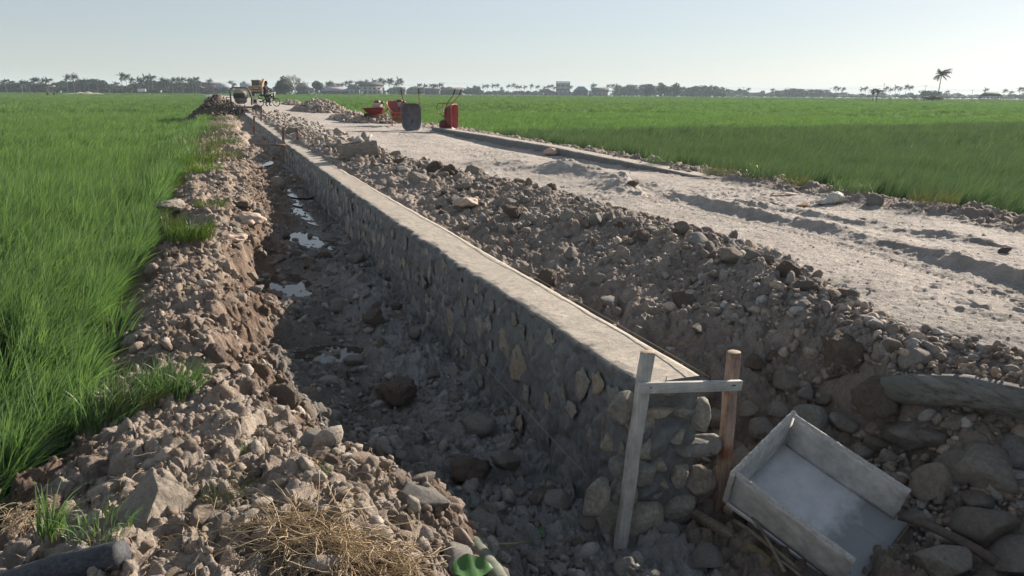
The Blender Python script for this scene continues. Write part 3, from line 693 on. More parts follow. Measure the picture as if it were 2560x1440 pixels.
# ------------------------------------------------------------------ rice
def leaf_mat(name, c0, c1, c2, tr=.35, rough=.42, vary=.25):
    m, t, b, N, L = nodes(name)
    a = attr_n(t, 'tt'); fr = N('ShaderNodeMath'); fr.operation = 'FRACT'; L(a.outputs['Fac'], fr.inputs[0]); fl = N('ShaderNodeMath'); fl.operation = 'FLOOR'; L(a.outputs['Fac'], fl.inputs[0]); dv = N('ShaderNodeMath'); dv.operation = 'DIVIDE'; L(fl.outputs[0], dv.inputs[0]); dv.inputs[1].default_value = 8
    c = ramp(t, fr.outputs[0], [(0.0, c0), (.3, c1), (1.0, c2)]); c = mixc(t, 1.0, c, ramp(t, dv.outputs[0], [(0, (1, 1, 1)), (.5, (.72, .78, .75)), (1.0, (1.5, 1.35, 1.3))]), 'MULTIPLY')
    oi = N('ShaderNodeObjectInfo'); v = ramp(t, oi.outputs['Random'], [(0, (1-vary,)*3), (1, (1+vary, 1+vary*.8, 1+vary*.2))]); c = mixc(t, 1.0, c, v, 'MULTIPLY')
    c = mixc(t, 1.0, c, ramp(t, noise_n(t, .35, 3, .5, 'Generated' if False else 'Object'), [(.3, .85), (.7, 1.15)]), 'MULTIPLY')
    L(c, b.inputs['Base Color']); b.inputs['Roughness'].default_value = rough; b.inputs['Specular IOR Level'].default_value = .35
    tl_ = N('ShaderNodeBsdfTranslucent'); L(mixc(t, 1.0, c, (1.15, 1.35, .65), 'MULTIPLY'), tl_.inputs[0])
    mx = N('ShaderNodeMixShader'); mx.inputs[0].default_value = tr; L(b.outputs[0], mx.inputs[1]); L(tl_.outputs[0], mx.inputs[2])
    L(mx.outputs[0], t.nodes['Material Output'].inputs['Surface'])
    return m
M_rice = leaf_mat('rice_leaf', (.14, .16, .07), (.10, .18, .08), (.17, .265, .125))
M_weed = leaf_mat('weed_leaf', (.12, .11, .05), (.10, .16, .04), (.13, .2, .05), vary=.3)
M_drygrass = leaf_mat('dry_grass', (.16, .15, .09), (.15, .165, .085), (.16, .195, .09), tr=.12, vary=.3)
M_straw = leaf_mat('dry_straw', (.33, .25, .17), (.43, .335, .235), (.55, .44, .31), tr=.2, rough=.6)
def blades(g, n, rad, hgt_, wid, segs, lean, windv, spread=.5, tmin=.55):
    """n curved tapering blades rooted in a disc"""
    a = g.uniform(0, 2*math.pi, n); r = rad*np.sqrt(g.random(n)); bx = r*np.cos(a); by = r*np.sin(a)
    H = hgt_*g.uniform(tmin, 1.0, n); da = a+g.normal(0, .8, n); ln = lean*g.uniform(.3, 1.3, n)
    dx = np.cos(da)*ln*spread+windv[0]*g.uniform(.5, 1.4, n); dy = np.sin(da)*ln*spread+windv[1]*g.uniform(.5, 1.4, n)
    W = wid*g.uniform(.6, 1.2, n); q = np.linspace(0, 1, segs+1)
    bend = q**2.0; px = bx[:, None]+(dx[:, None]*bend)*H[:, None]; py = by[:, None]+(dy[:, None]*bend)*H[:, None]
    droop = 1-np.clip(np.hypot(dx, dy), 0, 1.2)*.35
    pz = H[:, None]*(q-.0)*(1-(1-droop[:, None])*q**2)
    wa = g.uniform(0, math.pi, n); wx = np.cos(wa); wy = np.sin(wa)
    ww = (W[:, None]*np.clip(1.08-q**2.2, .04, 1)*np.minimum(1, .55+q*2))/2
    Lp = np.stack([px-wx[:, None]*ww, py-wy[:, None]*ww, pz], -1); Rp = np.stack([px+wx[:, None]*ww, py+wy[:, None]*ww, pz], -1)
    V = np.stack([Lp, Rp], 2).reshape(-1, 3); S = (segs+1)*2
    base = np.arange(n)[:, None]*S+np.arange(segs)[None]*2; base = base.ravel()
    F = np.stack([base, base+1, base+3, base+2], 1); T = np.tile(np.repeat(q*.998, 2), n)+np.repeat(g.integers(0, 8, n), S)
    return V, F, T
def proto_coll(name, specs, mat):
    c = bpy.data.collections.new(name)
    for i, (V, F, T) in enumerate(specs):
        o = mesh_np(name, V, F, mat, None, True, {'tt': T}); COL.objects.unlink(o); c.objects.link(o)
    return c
WIND = (.34, -.12)
g = np.random.default_rng(5)
M_rice2 = leaf_mat('rice_leaf_dark', (.09, .12, .06), (.085, .15, .078), (.18, .25, .135), tr=.16, rough=.3)
L0 = proto_coll('rice_clump', [blades(g, 46, .055, .60, .0095, 7, .55, WIND) for i in range(9)], M_rice)
L1 = proto_coll('rice_clump', [blades(g, 40, .08, .58, .012, 4, .55, WIND) for i in range(7)], M_rice)
L2 = proto_coll('rice_clump', [blades(g, 70, .24, .56, .020, 3, .5, WIND) for i in range(6)], M_rice)
L3 = proto_coll('rice_clump', [blades(g, 110, .75, .55, .05, 2, .5, WIND) for i in range(5)], M_rice)
RL = {}
for _n, _c in (('0', L0), ('1', L1), ('2', L2), ('3', L3)):
    c2 = bpy.data.collections.new('rice_clump_dark'); RL[_c.name] = c2
    for o in _c.objects:
        d = o.copy(); d.data = o.data.copy(); d.data.materials[0] = M_rice2; c2.objects.link(d)
def scatter(name, pts, rot, scl, coll, label=None, cat=None, kind='stuff'):
    pts = np.asarray(pts, np.float32); n = len(pts)
    o = mesh_np(name, pts, np.zeros((0, 3), int).reshape(0, 3)) if False else None
    me = bpy.data.meshes.new(name); me.vertices.add(n); me.vertices.foreach_set('co', pts.ravel())
    for k, a in (('rot', rot), ('scl', scl)):
        q = me.attributes.new(k, 'FLOAT_VECTOR', 'POINT'); q.data.foreach_set('vector', np.asarray(a, np.float32).ravel())
    q = me.attributes.new('idx', 'INT', 'POINT'); q.data.foreach_set('value', rng.integers(0, len(coll.objects), n).astype(np.int32))
    o = bpy.data.objects.new(name, me); COL.objects.link(o)
    ng = bpy.data.node_groups.new(name, 'GeometryNodeTree')
    ng.interface.new_socket('Geometry', in_out='INPUT', socket_type='NodeSocketGeometry'); ng.interface.new_socket('Geometry', in_out='OUTPUT', socket_type='NodeSocketGeometry')
    gi = ng.nodes.new('NodeGroupInput'); go = ng.nodes.new('NodeGroupOutput'); ip = ng.nodes.new('GeometryNodeInstanceOnPoints')
    ci = ng.nodes.new('GeometryNodeCollectionInfo'); ci.inputs['Collection'].default_value = coll; ci.inputs['Separate Children'].default_value = True; ci.inputs['Reset Children'].default_value = True
    def na(nm, ty):
        q_ = ng.nodes.new('GeometryNodeInputNamedAttribute'); q_.data_type = ty; q_.inputs['Name'].default_value = nm; return q_.outputs[0]
    lk = ng.links.new; lk(gi.outputs[0], ip.inputs['Points']); lk(ci.outputs[0], ip.inputs['Instance']); ip.inputs['Pick Instance'].default_value = True
    lk(na('idx', 'INT'), ip.inputs['Instance Index']); lk(na('rot', 'FLOAT_VECTOR'), ip.inputs['Rotation']); lk(na('scl', 'FLOAT_VECTOR'), ip.inputs['Scale']); lk(ip.outputs[0], go.inputs[0])
    md = o.modifiers.new('scatter', 'NODES'); md.node_group = ng
    return tag(o, label, cat, kind=kind)
def rice_pts(r0, r1, sp, side):
    """jittered grid of hills inside the wedge the camera (and a step aside of it) can see"""
    lim = r1; xs = np.arange(-lim, lim, sp); ys = np.arange(0, lim, sp)
    x, y = np.meshgrid(xs, ys); x = x.ravel(); y = y.ravel()
    x = x+rng.uniform(-.38, .38, len(x))*sp; y = y+rng.uniform(-.38, .38, len(y))*sp
    r_ = np.hypot(x, y); az = np.degrees(np.arctan2(x, y)); k = (r_ >= r0) & (r_ < r1) & (az > -22) & (az < 68)
    x, y = x[k], y[k]
    if side < 0: k = x < edgeL(y)-.04+.12*fbm(x*2, y*1.3, 2, 601)
    else: k = (x > edgeR(y)+.05+.15*fbm(x*2, y*1.3, 2, 602))
    x, y = x[k], y[k]
    if side < 0:
        gap = fbm(x*1.1+5, y*.5, 2, 603) ; k = ~((np.hypot((x+1.55)/.22, (y-5.3)/1.1) < 1) | (np.hypot((x+1.5)/.35, (y-4.0)/.4) < 1)); x, y = x[k], y[k]
    return x, y
for side, nm, lab in ((-1, 'rice_field', 'bright green rice field left of the trench bending in the wind'), (1, 'rice_field', 'tall dark green rice field right of the dirt road')):
    for r0, r1, sp, cl in ((0, 9, .115, L0), (9, 24, .165, L1), (24, 62, .42, L2), (62, 260, 1.35, L3), (260, 560, 3.3, L3)):
        x, y = rice_pts(r0, r1, sp, side)
        k = ~((r0 > 20) & ((np.abs(y-(64+.1*x)) < .45) | (np.abs(y-(118-.05*x)) < .8) | (np.abs(y-(190+.12*x)) < 1.6) | (np.abs(x-(58+.05*y)) < .5))); x, y = x[k], y[k]
        if len(x) == 0: continue
        if r0 < 60: z = np.maximum(np.where(x < 3, -.6, -.3), base_h(x, y)-.04)
        else: z = np.where(x < 3, -.52, -.3)+0*x
        short = np.where((side > 0) & (y > 27.2+.08*(x-10)+1.5*fbm(x*.15, y*.15, 3, 615)), .74, 1.0)
        if side > 0: z = np.where(short < 1, z-.05, z)
        hv = (1+.16*fbm(x*.35, y*.35, 3, 611)+.1*fbm(x*1.6, y*1.6, 2, 612))*short*(1.0 if side < 0 else .98)
        n = len(x); wd_ = fbm(x*.25, y*.25, 2, 613)
        sh = short < 1
        rot = np.stack([rng.normal(0, .06, n)+.28*wd_, rng.normal(0, .08, n)+.12+.30*wd_, rng.uniform(-.5, .5, n)], 1)
        s = rng.uniform(.88, 1.1, n); wd2 = 2.3 if r0 > 200 else 1.0; scl = np.stack([s*wd2, s*wd2, s*hv], 1)
        for kk_, cc_, extra in (((sh | (side < 0)), cl, ''), (~(sh | (side < 0)), RL.get(cl.name), '')):
            if kk_.sum() == 0: continue
            lb2 = lab if (side < 0 or not sh[kk_].any()) else 'shorter yellowish green rice field beyond the tall dark rice on the right'
            scatter(nm, np.stack([x, y, z], 1)[kk_], rot[kk_], scl[kk_], cc_, lb2+(', beside the bank' if r0 == 0 else ', %s part' % {9: 'nearer', 24: 'middle', 62: 'far', 260: 'farthest'}[r0]), 'rice')

# ------------------------------------------------------------------ near objects
def wood_mat(name, c1, c2, gscale=(2, 30, 30), rough=.85, red=None):
    m, t, b, N, L = nodes(name)
    tx = N('ShaderNodeTexCoord'); mp_ = N('ShaderNodeMapping'); mp_.inputs['Scale'].default_value = gscale; L(tx.outputs['Object'], mp_.inputs[0])
    n = N('ShaderNodeTexNoise'); n.inputs['Scale'].default_value = 3; n.inputs['Detail'].default_value = 8; n.inputs['Roughness'].default_value = .7; L(mp_.outputs[0], n.inputs['Vector'])
    c = ramp(t, n.outputs['Fac'], [(.35, c1), (.65, c2)])
    c = mixc(t, 1.0, c, ramp(t, noise_n(t, 9, 6, .7), [(.3, .7), (.65, 1.15)]), 'MULTIPLY')
    if red: c = mixc(t, ramp(t, noise_n(t, 5, 4, .6), [(.48, 0.0), (.58, 1.0)]), c, red)
    L(c, b.inputs['Base Color']); b.inputs['Roughness'].default_value = rough; b.inputs['Specular IOR Level'].default_value = .3
    bump(t, b, n.outputs['Fac'], .004, .6)
    return m
M_pale = wood_mat('pale_timber', (.33, .33, .31), (.47, .46, .43), (30, 30, 2.5))
M_red = wood_mat('reddish_timber', (.20, .13, .10), (.36, .28, .23), (30, 30, 2.5), red=(.17, .075, .05))
M_bar = wood_mat('bar_timber', (.36, .36, .34), (.50, .49, .46), (2.5, 30, 30))
M_oldwood = wood_mat('old_timber', (.16, .13, .095), (.26, .215, .16), (3, 20, 20))
M_cutend = simple('sawn_end', (.42, .33, .23), (.30, .22, .15), .8, 30)
M_nail = simple('nail_iron', (.05, .045, .04), None, .5, 8, metal=.8)
M_boxwood = wood_mat('cement_caked_timber', (.44, .445, .425), (.62, .62, .60), (4, 10, 4))
m, t, b, N, L = nodes('box_floor'); M_boxfloor = m
c = ramp(t, noise_n(t, 8, 8, .7), [(.3, (.50, .51, .52)), (.7, (.70, .705, .71))])
tx = N('ShaderNodeTexCoord'); sx = N('ShaderNodeSeparateXYZ'); L(tx.outputs['Object'], sx.inputs[0])
ad = N('ShaderNodeMath'); ad.operation = 'MULTIPLY_ADD'; L(noise_n(t, 7, 5, .7), ad.inputs[0]); ad.inputs[1].default_value = .35; L(sx.outputs[0], ad.inputs[2])
wetf = ramp(t, ad.outputs[0], [(.55, 0.0), (.68, 1.0)])
c = mixc(t, wetf, c, (.25, .26, .265)); L(c, b.inputs['Base Color']); b.inputs['Roughness'].default_value = .8
bump(t, b, noise_n(t, 60, 6, .7), .003, .6)
M_grit = simple('caked_cement_edge', (.55, .54, .50), (.36, .36, .34), .95, 60, bmp=.012, bscale=90)

bb = empty('batter_board', (2.1, 2.98, -.95)); tag(bb, 'two timber posts joined by a pale crossbar at the near wall end', 'batter board')
o0 = np.array([2.1, 2.98, -.95])
a0, a1 = np.array([1.785, 2.98, -.93]), aty(1619, 880, 2.98)
def post(a, b_, w_, h_, mt, par, cap=True, jag=.008):
    q = MB(); n = 9
    a = np.array(a); b_ = np.array(b_); d = b_-a; L_ = np.linalg.norm(d); d = d/L_
    x = np.cross(d, [0, 1, 0]); x /= np.linalg.norm(x); y = np.cross(x, d)
    ring = []
    for i in range(n+1):
        c_ = a+d*L_*i/n+x*rng.normal(0, .0015)+y*rng.normal(0, .0015); k = 1+rng.normal(0, .015)
        if i == 0: k = .8
        ring.append([c_+x*sx_*w_/2*k+y*sy_*h_/2*k for sx_, sy_ in ((-1, -1), (1, -1), (1, 1), (-1, 1))])
    V = np.array(ring).reshape(-1, 3); F = []
    for i in range(n):
        for k in range(4): F.append([i*4+k, i*4+(k+1) % 4, (i+1)*4+(k+1) % 4, (i+1)*4+k])
    F.append([n*4, n*4+1, n*4+2, n*4+3]); q.add(V, F)
    o = q.build('post', mt, par, bevel=.003)
    if cap:
        c2 = MB(); Vr, Fr = rockV(int(w_*1000)+3, 3, 5, .8, .95, .06, (1, 1, .32)); c2.add(Vr*[w_*.62, h_*.68, w_*.30]+b_, Fr); c2.build('split_top', M_cutend, o, smooth=True)
    return o
post(a0-o0, a1-o0, .060, .045, M_pale, bb)
post(np.array([2.43, 3.02, -.95])-o0, aty(1835, 880, 3.02)-o0, .058, .05, M_red, bb)
cb0, cb1 = aty(1596, 970, 2.945), aty(1852, 963, 2.945)
q = MB(); q.beam(cb0-o0, cb1-o0, .024, .054, up=(0, 0, 1)); xb = q.build('crossbar', M_bar, bb, bevel=.003)
q = MB()
for f_ in (.1, .9, .92):
    p = cb0+(cb1-cb0)*f_-o0; q.tube([p+[0, -.011, .005], p+[0, -.0155, .005]], .0035, 8)
for f_, hh in ((.25, .05), (.68, .045)):
    p = cb0+(cb1-cb0)*f_-o0; q.tube([p+[0, .0, .02], p+[.004, 0, .027+hh*.6]], .0018, 6)
q.build('nail', M_nail, bb)
M_string = simple('nylon_string', (.20, .16, .12), None, .8); M_string2 = simple('pale_string', (.30, .29, .26), None, .7)
def stringline(name, pts, r, mat, label):
    q = MB(); q.tube(pts, r, 5); return tag(q.build(name, mat), label, 'string')
p_nail = cb0+(cb1-cb0)*.68+[0, 0, .045]
ys = np.linspace(3.0, 21.6, 40)
stringline('guide_string', [p_nail]+[(float(WXR(y))+.006, y, float(ztop(y))+.022+.004*math.sin(y)) for y in ys[1:]], .0028, M_string, 'thin brown string stretched along the back edge of the wall top from the near crossbar')
ys = np.linspace(3.33, 12, 24)
stringline('guide_string', [(1.772, y, float(np.interp(y, [3.3, 4.45, 6.05, 7, 12], [-.615, -.57, -.50, -.475, -.40]))) for y in ys], .0022, M_string2, 'thin pale string stretched low along the foot of the stone wall')
ys = np.linspace(2.98, 5.4, 12)
stringline('guide_string', [(float(WX(y))-.012, y, float(ztop(y))+.006-.004*math.sin((y-3)*1.3)) for y in ys], .0020, M_string2, 'thin pale string lying along the front edge of the wall top beside the trench')

# wooden box
s_ = .635
Rb = np.array([[0.38485837, 0.89576706, -0.22245315], [-0.8648833, 0.26584823, -0.42579525], [-0.32227458, 0.35626688, 0.87704789]])
ux, uy, uz = Rb[:, 0], Rb[:, 1], Rb[:, 2]; Lx = s_; Wy = .8*s_; hb = .405*s_
C_ = CAM+(np.array([3.64376374, 4.36304936, -1.47377782])-CAM)*s_; cen = C_-uz*hb
box = empty('wooden_box'); box.matrix_world = Matrix.Translation(cen) @ Matrix(((ux[0], uy[0], uz[0], 0), (ux[1], uy[1], uz[1], 0), (ux[2], uy[2], uz[2], 0), (0, 0, 0, 1)))
tag(box, 'open topped wooden box caked with pale cement, tipped on stones beside the wall end', 'box')
def wpanel(name, c, size, mat, n=(14, 6)):
    """slightly warped, worn board"""
    q = MB(); x, y, z = size; ax = int(np.argmax(size))
    bm = bmesh.new(); bmesh.ops.create_cube(bm, size=1); bmesh.ops.scale(bm, vec=size, verts=bm.verts)
    bmesh.ops.subdivide_edges(bm, edges=bm.edges[:], cuts=9, use_grid_fill=True)
    V = np.array([v.co[:] for v in bm.verts]); F = np.array([[v.index for v in f.verts] for f in bm.faces]); bm.free()
    P = V+np.array(c); V = V+.0025*np.stack([noise3(P*6, 1), noise3(P*6, 2), noise3(P*6, 3)], 1)+.0018*np.stack([noise3(P*30, 4), noise3(P*30, 5), noise3(P*30, 6)], 1)
    q.add(V+np.array(c), F); return q.build(name, mat, box, smooth=False, bevel=0)
th_ = .024
wpanel('floor_board', (Lx/2+.02, Wy/2-.075-.0, .0), (Lx+.07, Wy/2+.14, .022), M_boxfloor); wpanel('floor_board', (Lx/2+.02, Wy*.84+.01, .001), (Lx+.07, Wy*.32+.02, .022), M_boxfloor)
wpanel('side_panel', (Lx/2+.004, Wy+.0, hb/2+.012), (Lx-.01, th_, hb-.012), M_boxwood); wpanel('side_panel', (Lx/2+.004, 0, hb/2+.012), (Lx-.01, th_, hb-.012), M_boxwood)
wpanel('end_panel', (-.012, Wy/2, hb/2+.004), (th_, Wy+.045, hb+.012), M_boxwood)
wpanel('batten', (Lx+.045, Wy/2, -.034), (.05, Wy+.06, .045), M_oldwood); wpanel('batten', (.02, Wy/2, -.034), (.05, Wy+.06, .045), M_oldwood)
def grit(x0, y0, x1, y1, w_, z):
    n = 60; V = []; 
    for i in range(n+1):
        f_ = i/n; cx = x0+(x1-x0)*f_; cy_ = y0+(y1-y0)*f_
        for j in range(5):
            o_ = (j/4-.5)*w_*(1+.12*rng.normal()); zz = z+(.0065*math.sin(math.pi*j/4))*(.6+.8*rng.random())
            V.append((cx+(o_ if x0 == x1 else 0), cy_+(o_ if y0 == y1 else 0), zz-(.004 if j in (0, 4) else 0)))
    F = [[i*5+j, (i+1)*5+j, (i+1)*5+j+1, i*5+j+1] for i in range(n) for j in range(4)]
    return np.array(V), np.array(F)
for nm, a in (('cement_crust', (0, 0, Lx, 0, th_+.003, hb+.0085)), ('cement_crust', (0, Wy, Lx, Wy, th_+.003, hb+.0085)), ('cement_crust', (-.012, -.02, -.012, Wy+.02, th_+.003, hb+.0125))):
    Vg, Fg = grit(*a); mesh_np(nm, Vg, Fg, M_grit, box, True)
# stones propping the box
for (fx, fy, dz, s) in ((.15, .9, -.12, .12), (.75, .92, -.13, .12), (.1, .25, -.14, .09), (.85, .3, -.13, .09), (.5, .6, -.17, .13)):
    p = cen+ux*Lx*fx+uy*Wy*fy+uz*dz
    put('loose_stone', bigm[int(fx*10) % 16], p[0], p[1], s, 'stone propping up the underside of the tipped wooden box', 'stone', 'stones under the wooden box', mat=M_stone, z=p[2]-s*.3, force=True)

# timber offcut, sticks, branch
def tagq(q, name, mat, label, cat, **k): return tag(q.build(name, mat, **k), label, cat)
a, b_ = hitp(1706, 1268, .05), hitp(1930, 1400, .03)
offc = empty('timber_offcut', a); tag(offc, 'squared timber offcut with a strip of bark lying in the shade left of the box', 'timber')
q = MB(); q.beam((0, 0, 0), (b_-a)*.62, .05, .045); q.build('squared_end', M_oldwood, offc, bevel=.004)
q = MB(); pp = [(b_-a)*(.60+.4*i/6)+[0, 0, -.004*i] for i in range(7)]; q.tube(pp, [.03, .034, .035, .034, .032, .03, .026], 12); q.build('bark_end', simple('yellow_bark', (.20, .16, .08), (.12, .10, .06), .9, 30, bmp=.006, bscale=60), offc, smooth=True)
M_bark = simple('dark_bark', (.075, .06, .05), (.13, .105, .085), .9, 22, bmp=.006, bscale=50)
M_twig = simple('brown_twig', (.16, .115, .085), (.24, .18, .13), .85, 25, bmp=.003, bscale=60)
q = MB(); a, b_ = hitp(2245, 1290, .09), hitp(2490, 1408, .08); q.tube([a+(b_-a)*f_+[.006*math.sin(9*f_), 0, .03*math.sin(math.pi*f_)] for f_ in np.linspace(0, 1, 12)], np.linspace(.02, .026, 12), 10)
tagq(q, 'branch', M_bark, 'dark straight branch lying to the right of the wooden box', 'branch', smooth=True)
q = MB(); a, b_ = at(1770, 1105, -.62), at(1905, 1140, -.70); q.tube([a+(b_-a)*f_+[0, 0, .01*math.sin(5*f_)] for f_ in np.linspace(0, 1, 9)], np.linspace(.022, .018, 9), 10)
tagq(q, 'stick', M_twig, 'round brown stick running from the right post towards the box corner', 'stick', smooth=True)
q = MB(); a = at(1842, 1190, -.78); q.tube([a, a+[.0, .0, .10]], [.017, .015], 9); tagq(q, 'stake', M_red, 'short reddish stake stump standing by the box corner', 'stake', bevel=.002)
for k, (p0, p1, z0, r_) in enumerate([((1835, 1310), (2000, 1440), -.83, .013), ((1880, 1300), (1960, 1440), -.83, .009), ((1930, 1400), (2020, 1470), -.83, .008)]):
    q = MB(); a, b_ = hitp(*p0, .02), hitp(*p1, .04); q.tube([a+(b_-a)*f_+[0, 0, .012*math.sin(math.pi*f_)+.02] for f_ in np.linspace(0, 1, 8)], r_, 7)
    tagq(q, 'stick', M_oldwood, ['long thin grey stick lying under the near side of the box', 'short thin stick crossing beside the long grey one', 'thin stick end at the bottom edge below the box'][k], 'stick', smooth=True)

# log bridging the pit
def roughtube(pts, rad, n, amp, seed, f=6, crack=.0):
    pts = np.array(pts, float); m_ = len(pts); T = np.gradient(pts, axis=0); T /= np.linalg.norm(T, axis=1)[:, None]; V = []
    for i in range(m_):
        x = np.cross(T[i], [0, 0, 1]); x /= np.linalg.norm(x); yv = np.cross(x, T[i]); a = np.arange(n)*2*math.pi/n
        s = i/(m_-1); rr = rad[i]*(1+amp*fbm(np.cos(a)*1.6+seed, np.sin(a)*1.6+s*f*.5, 4, seed)+crack*vn(a*6+3*s, np.full(n, s*f*.6), seed+1)*(vn(a*6+3*s, np.full(n, s*f*.6), seed+1) < 0))
        V.append(pts[i]+(np.cos(a)*rr)[:, None]*x+(np.sin(a)*rr)[:, None]*yv)
    V = np.concatenate(V); i = np.arange(n); j = (i+1) % n
    F = np.concatenate([np.stack([k*n+i, k*n+j, (k+1)*n+j, (k+1)*n+i], 1) for k in range(m_-1)])
    c0 = len(V); V = np.concatenate([V, [pts[0], pts[-1]]]); T1 = np.stack([np.full(n, c0), j, i], 1); T2 = np.stack([np.full(n, c0+1), (m_-1)*n+i, (m_-1)*n+j], 1)
    return V, [F, np.concatenate([T1, T2])]
m, t, b, N, L = nodes('weathered_log'); M_log = m
tx = N('ShaderNodeTexCoord'); mp_ = N('ShaderNodeMapping'); mp_.inputs['Scale'].default_value = (26, 3, 26); mp_.inputs['Rotation'].default_value = (0, 0, -.2); L(tx.outputs['Object'], mp_.inputs[0])
n = N('ShaderNodeTexNoise'); n.inputs['Scale'].default_value = 1.2; n.inputs['Detail'].default_value = 9; n.inputs['Roughness'].default_value = .75; L(mp_.outputs[0], n.inputs['Vector'])
c = ramp(t, n.outputs['Fac'], [(.36, (.06, .055, .05)), (.48, (.24, .23, .205)), (.7, (.40, .385, .35))])
c = mixc(t, ramp(t, noise_n(t, 3, 4, .6), [(.5, 0.0), (.62, .6)]), c, (.15, .165, .125)); c = mixc(t, ramp(t, noise_n(t, 2.3, 5, .7, dist=.5), [(.58, 0.0), (.66, .75)]), c, (.055, .04, .035))
L(c, b.inputs['Base Color']); b.inputs['Roughness'].default_value = .9; bump(t, b, n.outputs['Fac'], .05, 1.0)
lp = [np.array([3.47, 3.06, -.24]), np.array([3.66, 2.62, -.12]), np.array([3.80, 2.25, -.095]), np.array([4.02, 1.75, -.06]), np.array([4.25, 1.2, -.03])]
lpts = [np.array([np.interp(s, [0, 1, 2, 3, 4], [p[k] for p in lp]) for k in range(3)]) for s in np.linspace(0, 4, 70)]
Vl, Fl = roughtube(lpts, np.concatenate([np.linspace(.055, .088, 8), np.full(62, .088)]), 40, .06, 31, 8, .05)
tag(mesh_np('log', Vl, Fl, M_log, None, True), 'thick weathered log half buried at the road edge, bridging over the dark pit', 'log')
# gravel spilling over the log
it = []
for _ in range(700):
    s = rng.random()*3.3; c_ = np.array([np.interp(s, [0, 1, 2, 3, 4], [p[k] for p in lp]) for k in range(3)]); x = c_[0]+rng.uniform(.02, .55); y = c_[1]+rng.uniform(-.1, .2)
    rs = rng.uniform(.012, .05)*(1 if x > c_[0]+.12 else .5); it.append((x, y, max(h1(x, y), c_[2]+.10 if x < c_[0]+.13 else -9)+rs*.2, rs))
merged('gravel', it, mid, M_rock, 'grey angular gravel spilling over the top of the weathered log', 'gravel', colR)

# charred plank, bamboo pipe, leaves at the bottom edge
lp2 = [hitp(305, 1385, .02), hitp(180, 1415, .03), hitp(0, 1470, .03)]
lpts = [np.array([np.interp(s, [0, 1, 2], [p[k] for p in lp2]) for k in range(3)]) for s in np.linspace(0, 2, 30)]
Vl, Fl = roughtube(lpts, np.linspace(.045, .05, 30), 24, .12, 41, 5, .05)
M_char = wood_mat('blackened_timber', (.025, .027, .03), (.085, .09, .10), (6, 40, 40), .7)
tag(mesh_np('timber_pole', Vl, Fl, M_char, None, True), 'dark grey weathered pole lying under the cracked clay block at the lower left', 'timber')
M_bamboo = simple('bamboo', (.10, .12, .085), (.15, .16, .12), .6, 14, bmp=.002, bscale=30)
a, b_ = hitp(1188, 1362, .02), hitp(1262, 1470, .05); ppts = [a+(b_-a)*f_ for f_ in np.linspace(0, 1, 13)]
q = MB(); q.tube(ppts, [.034 if k % 4 else .0375 for k in range(13)], 16); tagq(q, 'bamboo_pole', M_bamboo, 'thick dull green bamboo pole end at the bottom edge left of the mud', 'bamboo', smooth=True)
M_leaf = leaf_mat('broad_leaf', (.04, .10, .03), (.055, .13, .04), (.065, .15, .045), tr=.15, rough=.35, vary=.05); M_stem = simple('leaf_stem', (.30, .29, .14), (.22, .22, .1), .6)
def leaf(c, dirv, L_, W_, nrm, name, label, stem=None, curl=.15):
    d = np.array(dirv, float); d /= np.linalg.norm(d); nrm = np.array(nrm, float); sd = np.cross(nrm, d); sd /= np.linalg.norm(sd); up = np.cross(d, sd); n_ = 12; V = []; T = []
    for i in range(n_+1):
        q_ = i/n_; w2 = W_*math.sin(math.pi*min(1, q_**.8))**.8/2+.001
        for j in (-1, -.5, 0, .5, 1): V.append(np.array(c)+d*L_*q_+sd*w2*j+up*(abs(j)*.25*w2-curl*L_*q_*q_+.004*math.sin(q_*17+j))); T.append(.5+.4*abs(j))
    F = [[i*5+j, i*5+j+1, (i+1)*5+j+1, (i+1)*5+j] for i in range(n_) for j in range(4)]
    o = mesh_np(name, np.array(V), np.array(F), M_leaf, None, True, {'tt': T}); tag(o, label, 'leaf')
    if stem is not None: q = MB(); q.tube(stem, .005, 6); q.build('leaf_stem', M_stem, o, smooth=True)
a, b_, c_ = hitp(1222, 1360, .02), hitp(1335, 1352, .03), hitp(1372, 1318, .05)
leaf(b_, c_-b_+np.array([0, .05, .02]), .11, .055, (-.2, -.5, .8), 'fallen_leaf', 'green leaf on a long pale stem lying on the wet mud near the post', [a, (a+b_)/2+[0, 0, -.008], b_])
a = hitp(1128, 1425, .05); leaf(a, np.array([.17, -.03, .0]), .15, .10, (0, -.25, .95), 'fallen_leaf', 'broad bright green leaf half out of view beside the bamboo pole', curl=.08)
q = MB()
for k in range(26):
    p = at(rng.uniform(1380, 1800), rng.uniform(1290, 1430), -.94); d = rng.normal(size=2); d /= np.hypot(*d); l_ = rng.uniform(.05, .16); p[2] = h1(p[0], p[1])+.01
    q.tube([p, p+[d[0]*l_/2, d[1]*l_/2, .012], p+[d[0]*l_, d[1]*l_, rng.uniform(0, .02)]], .0016, 4)
tag(q.build('twig_litter', simple('dead_twig', (.22, .18, .12), (.3, .25, .18), .8)), 'thin dead twigs and straws scattered in the shaded mud by the post foot', 'twigs', kind='stuff')

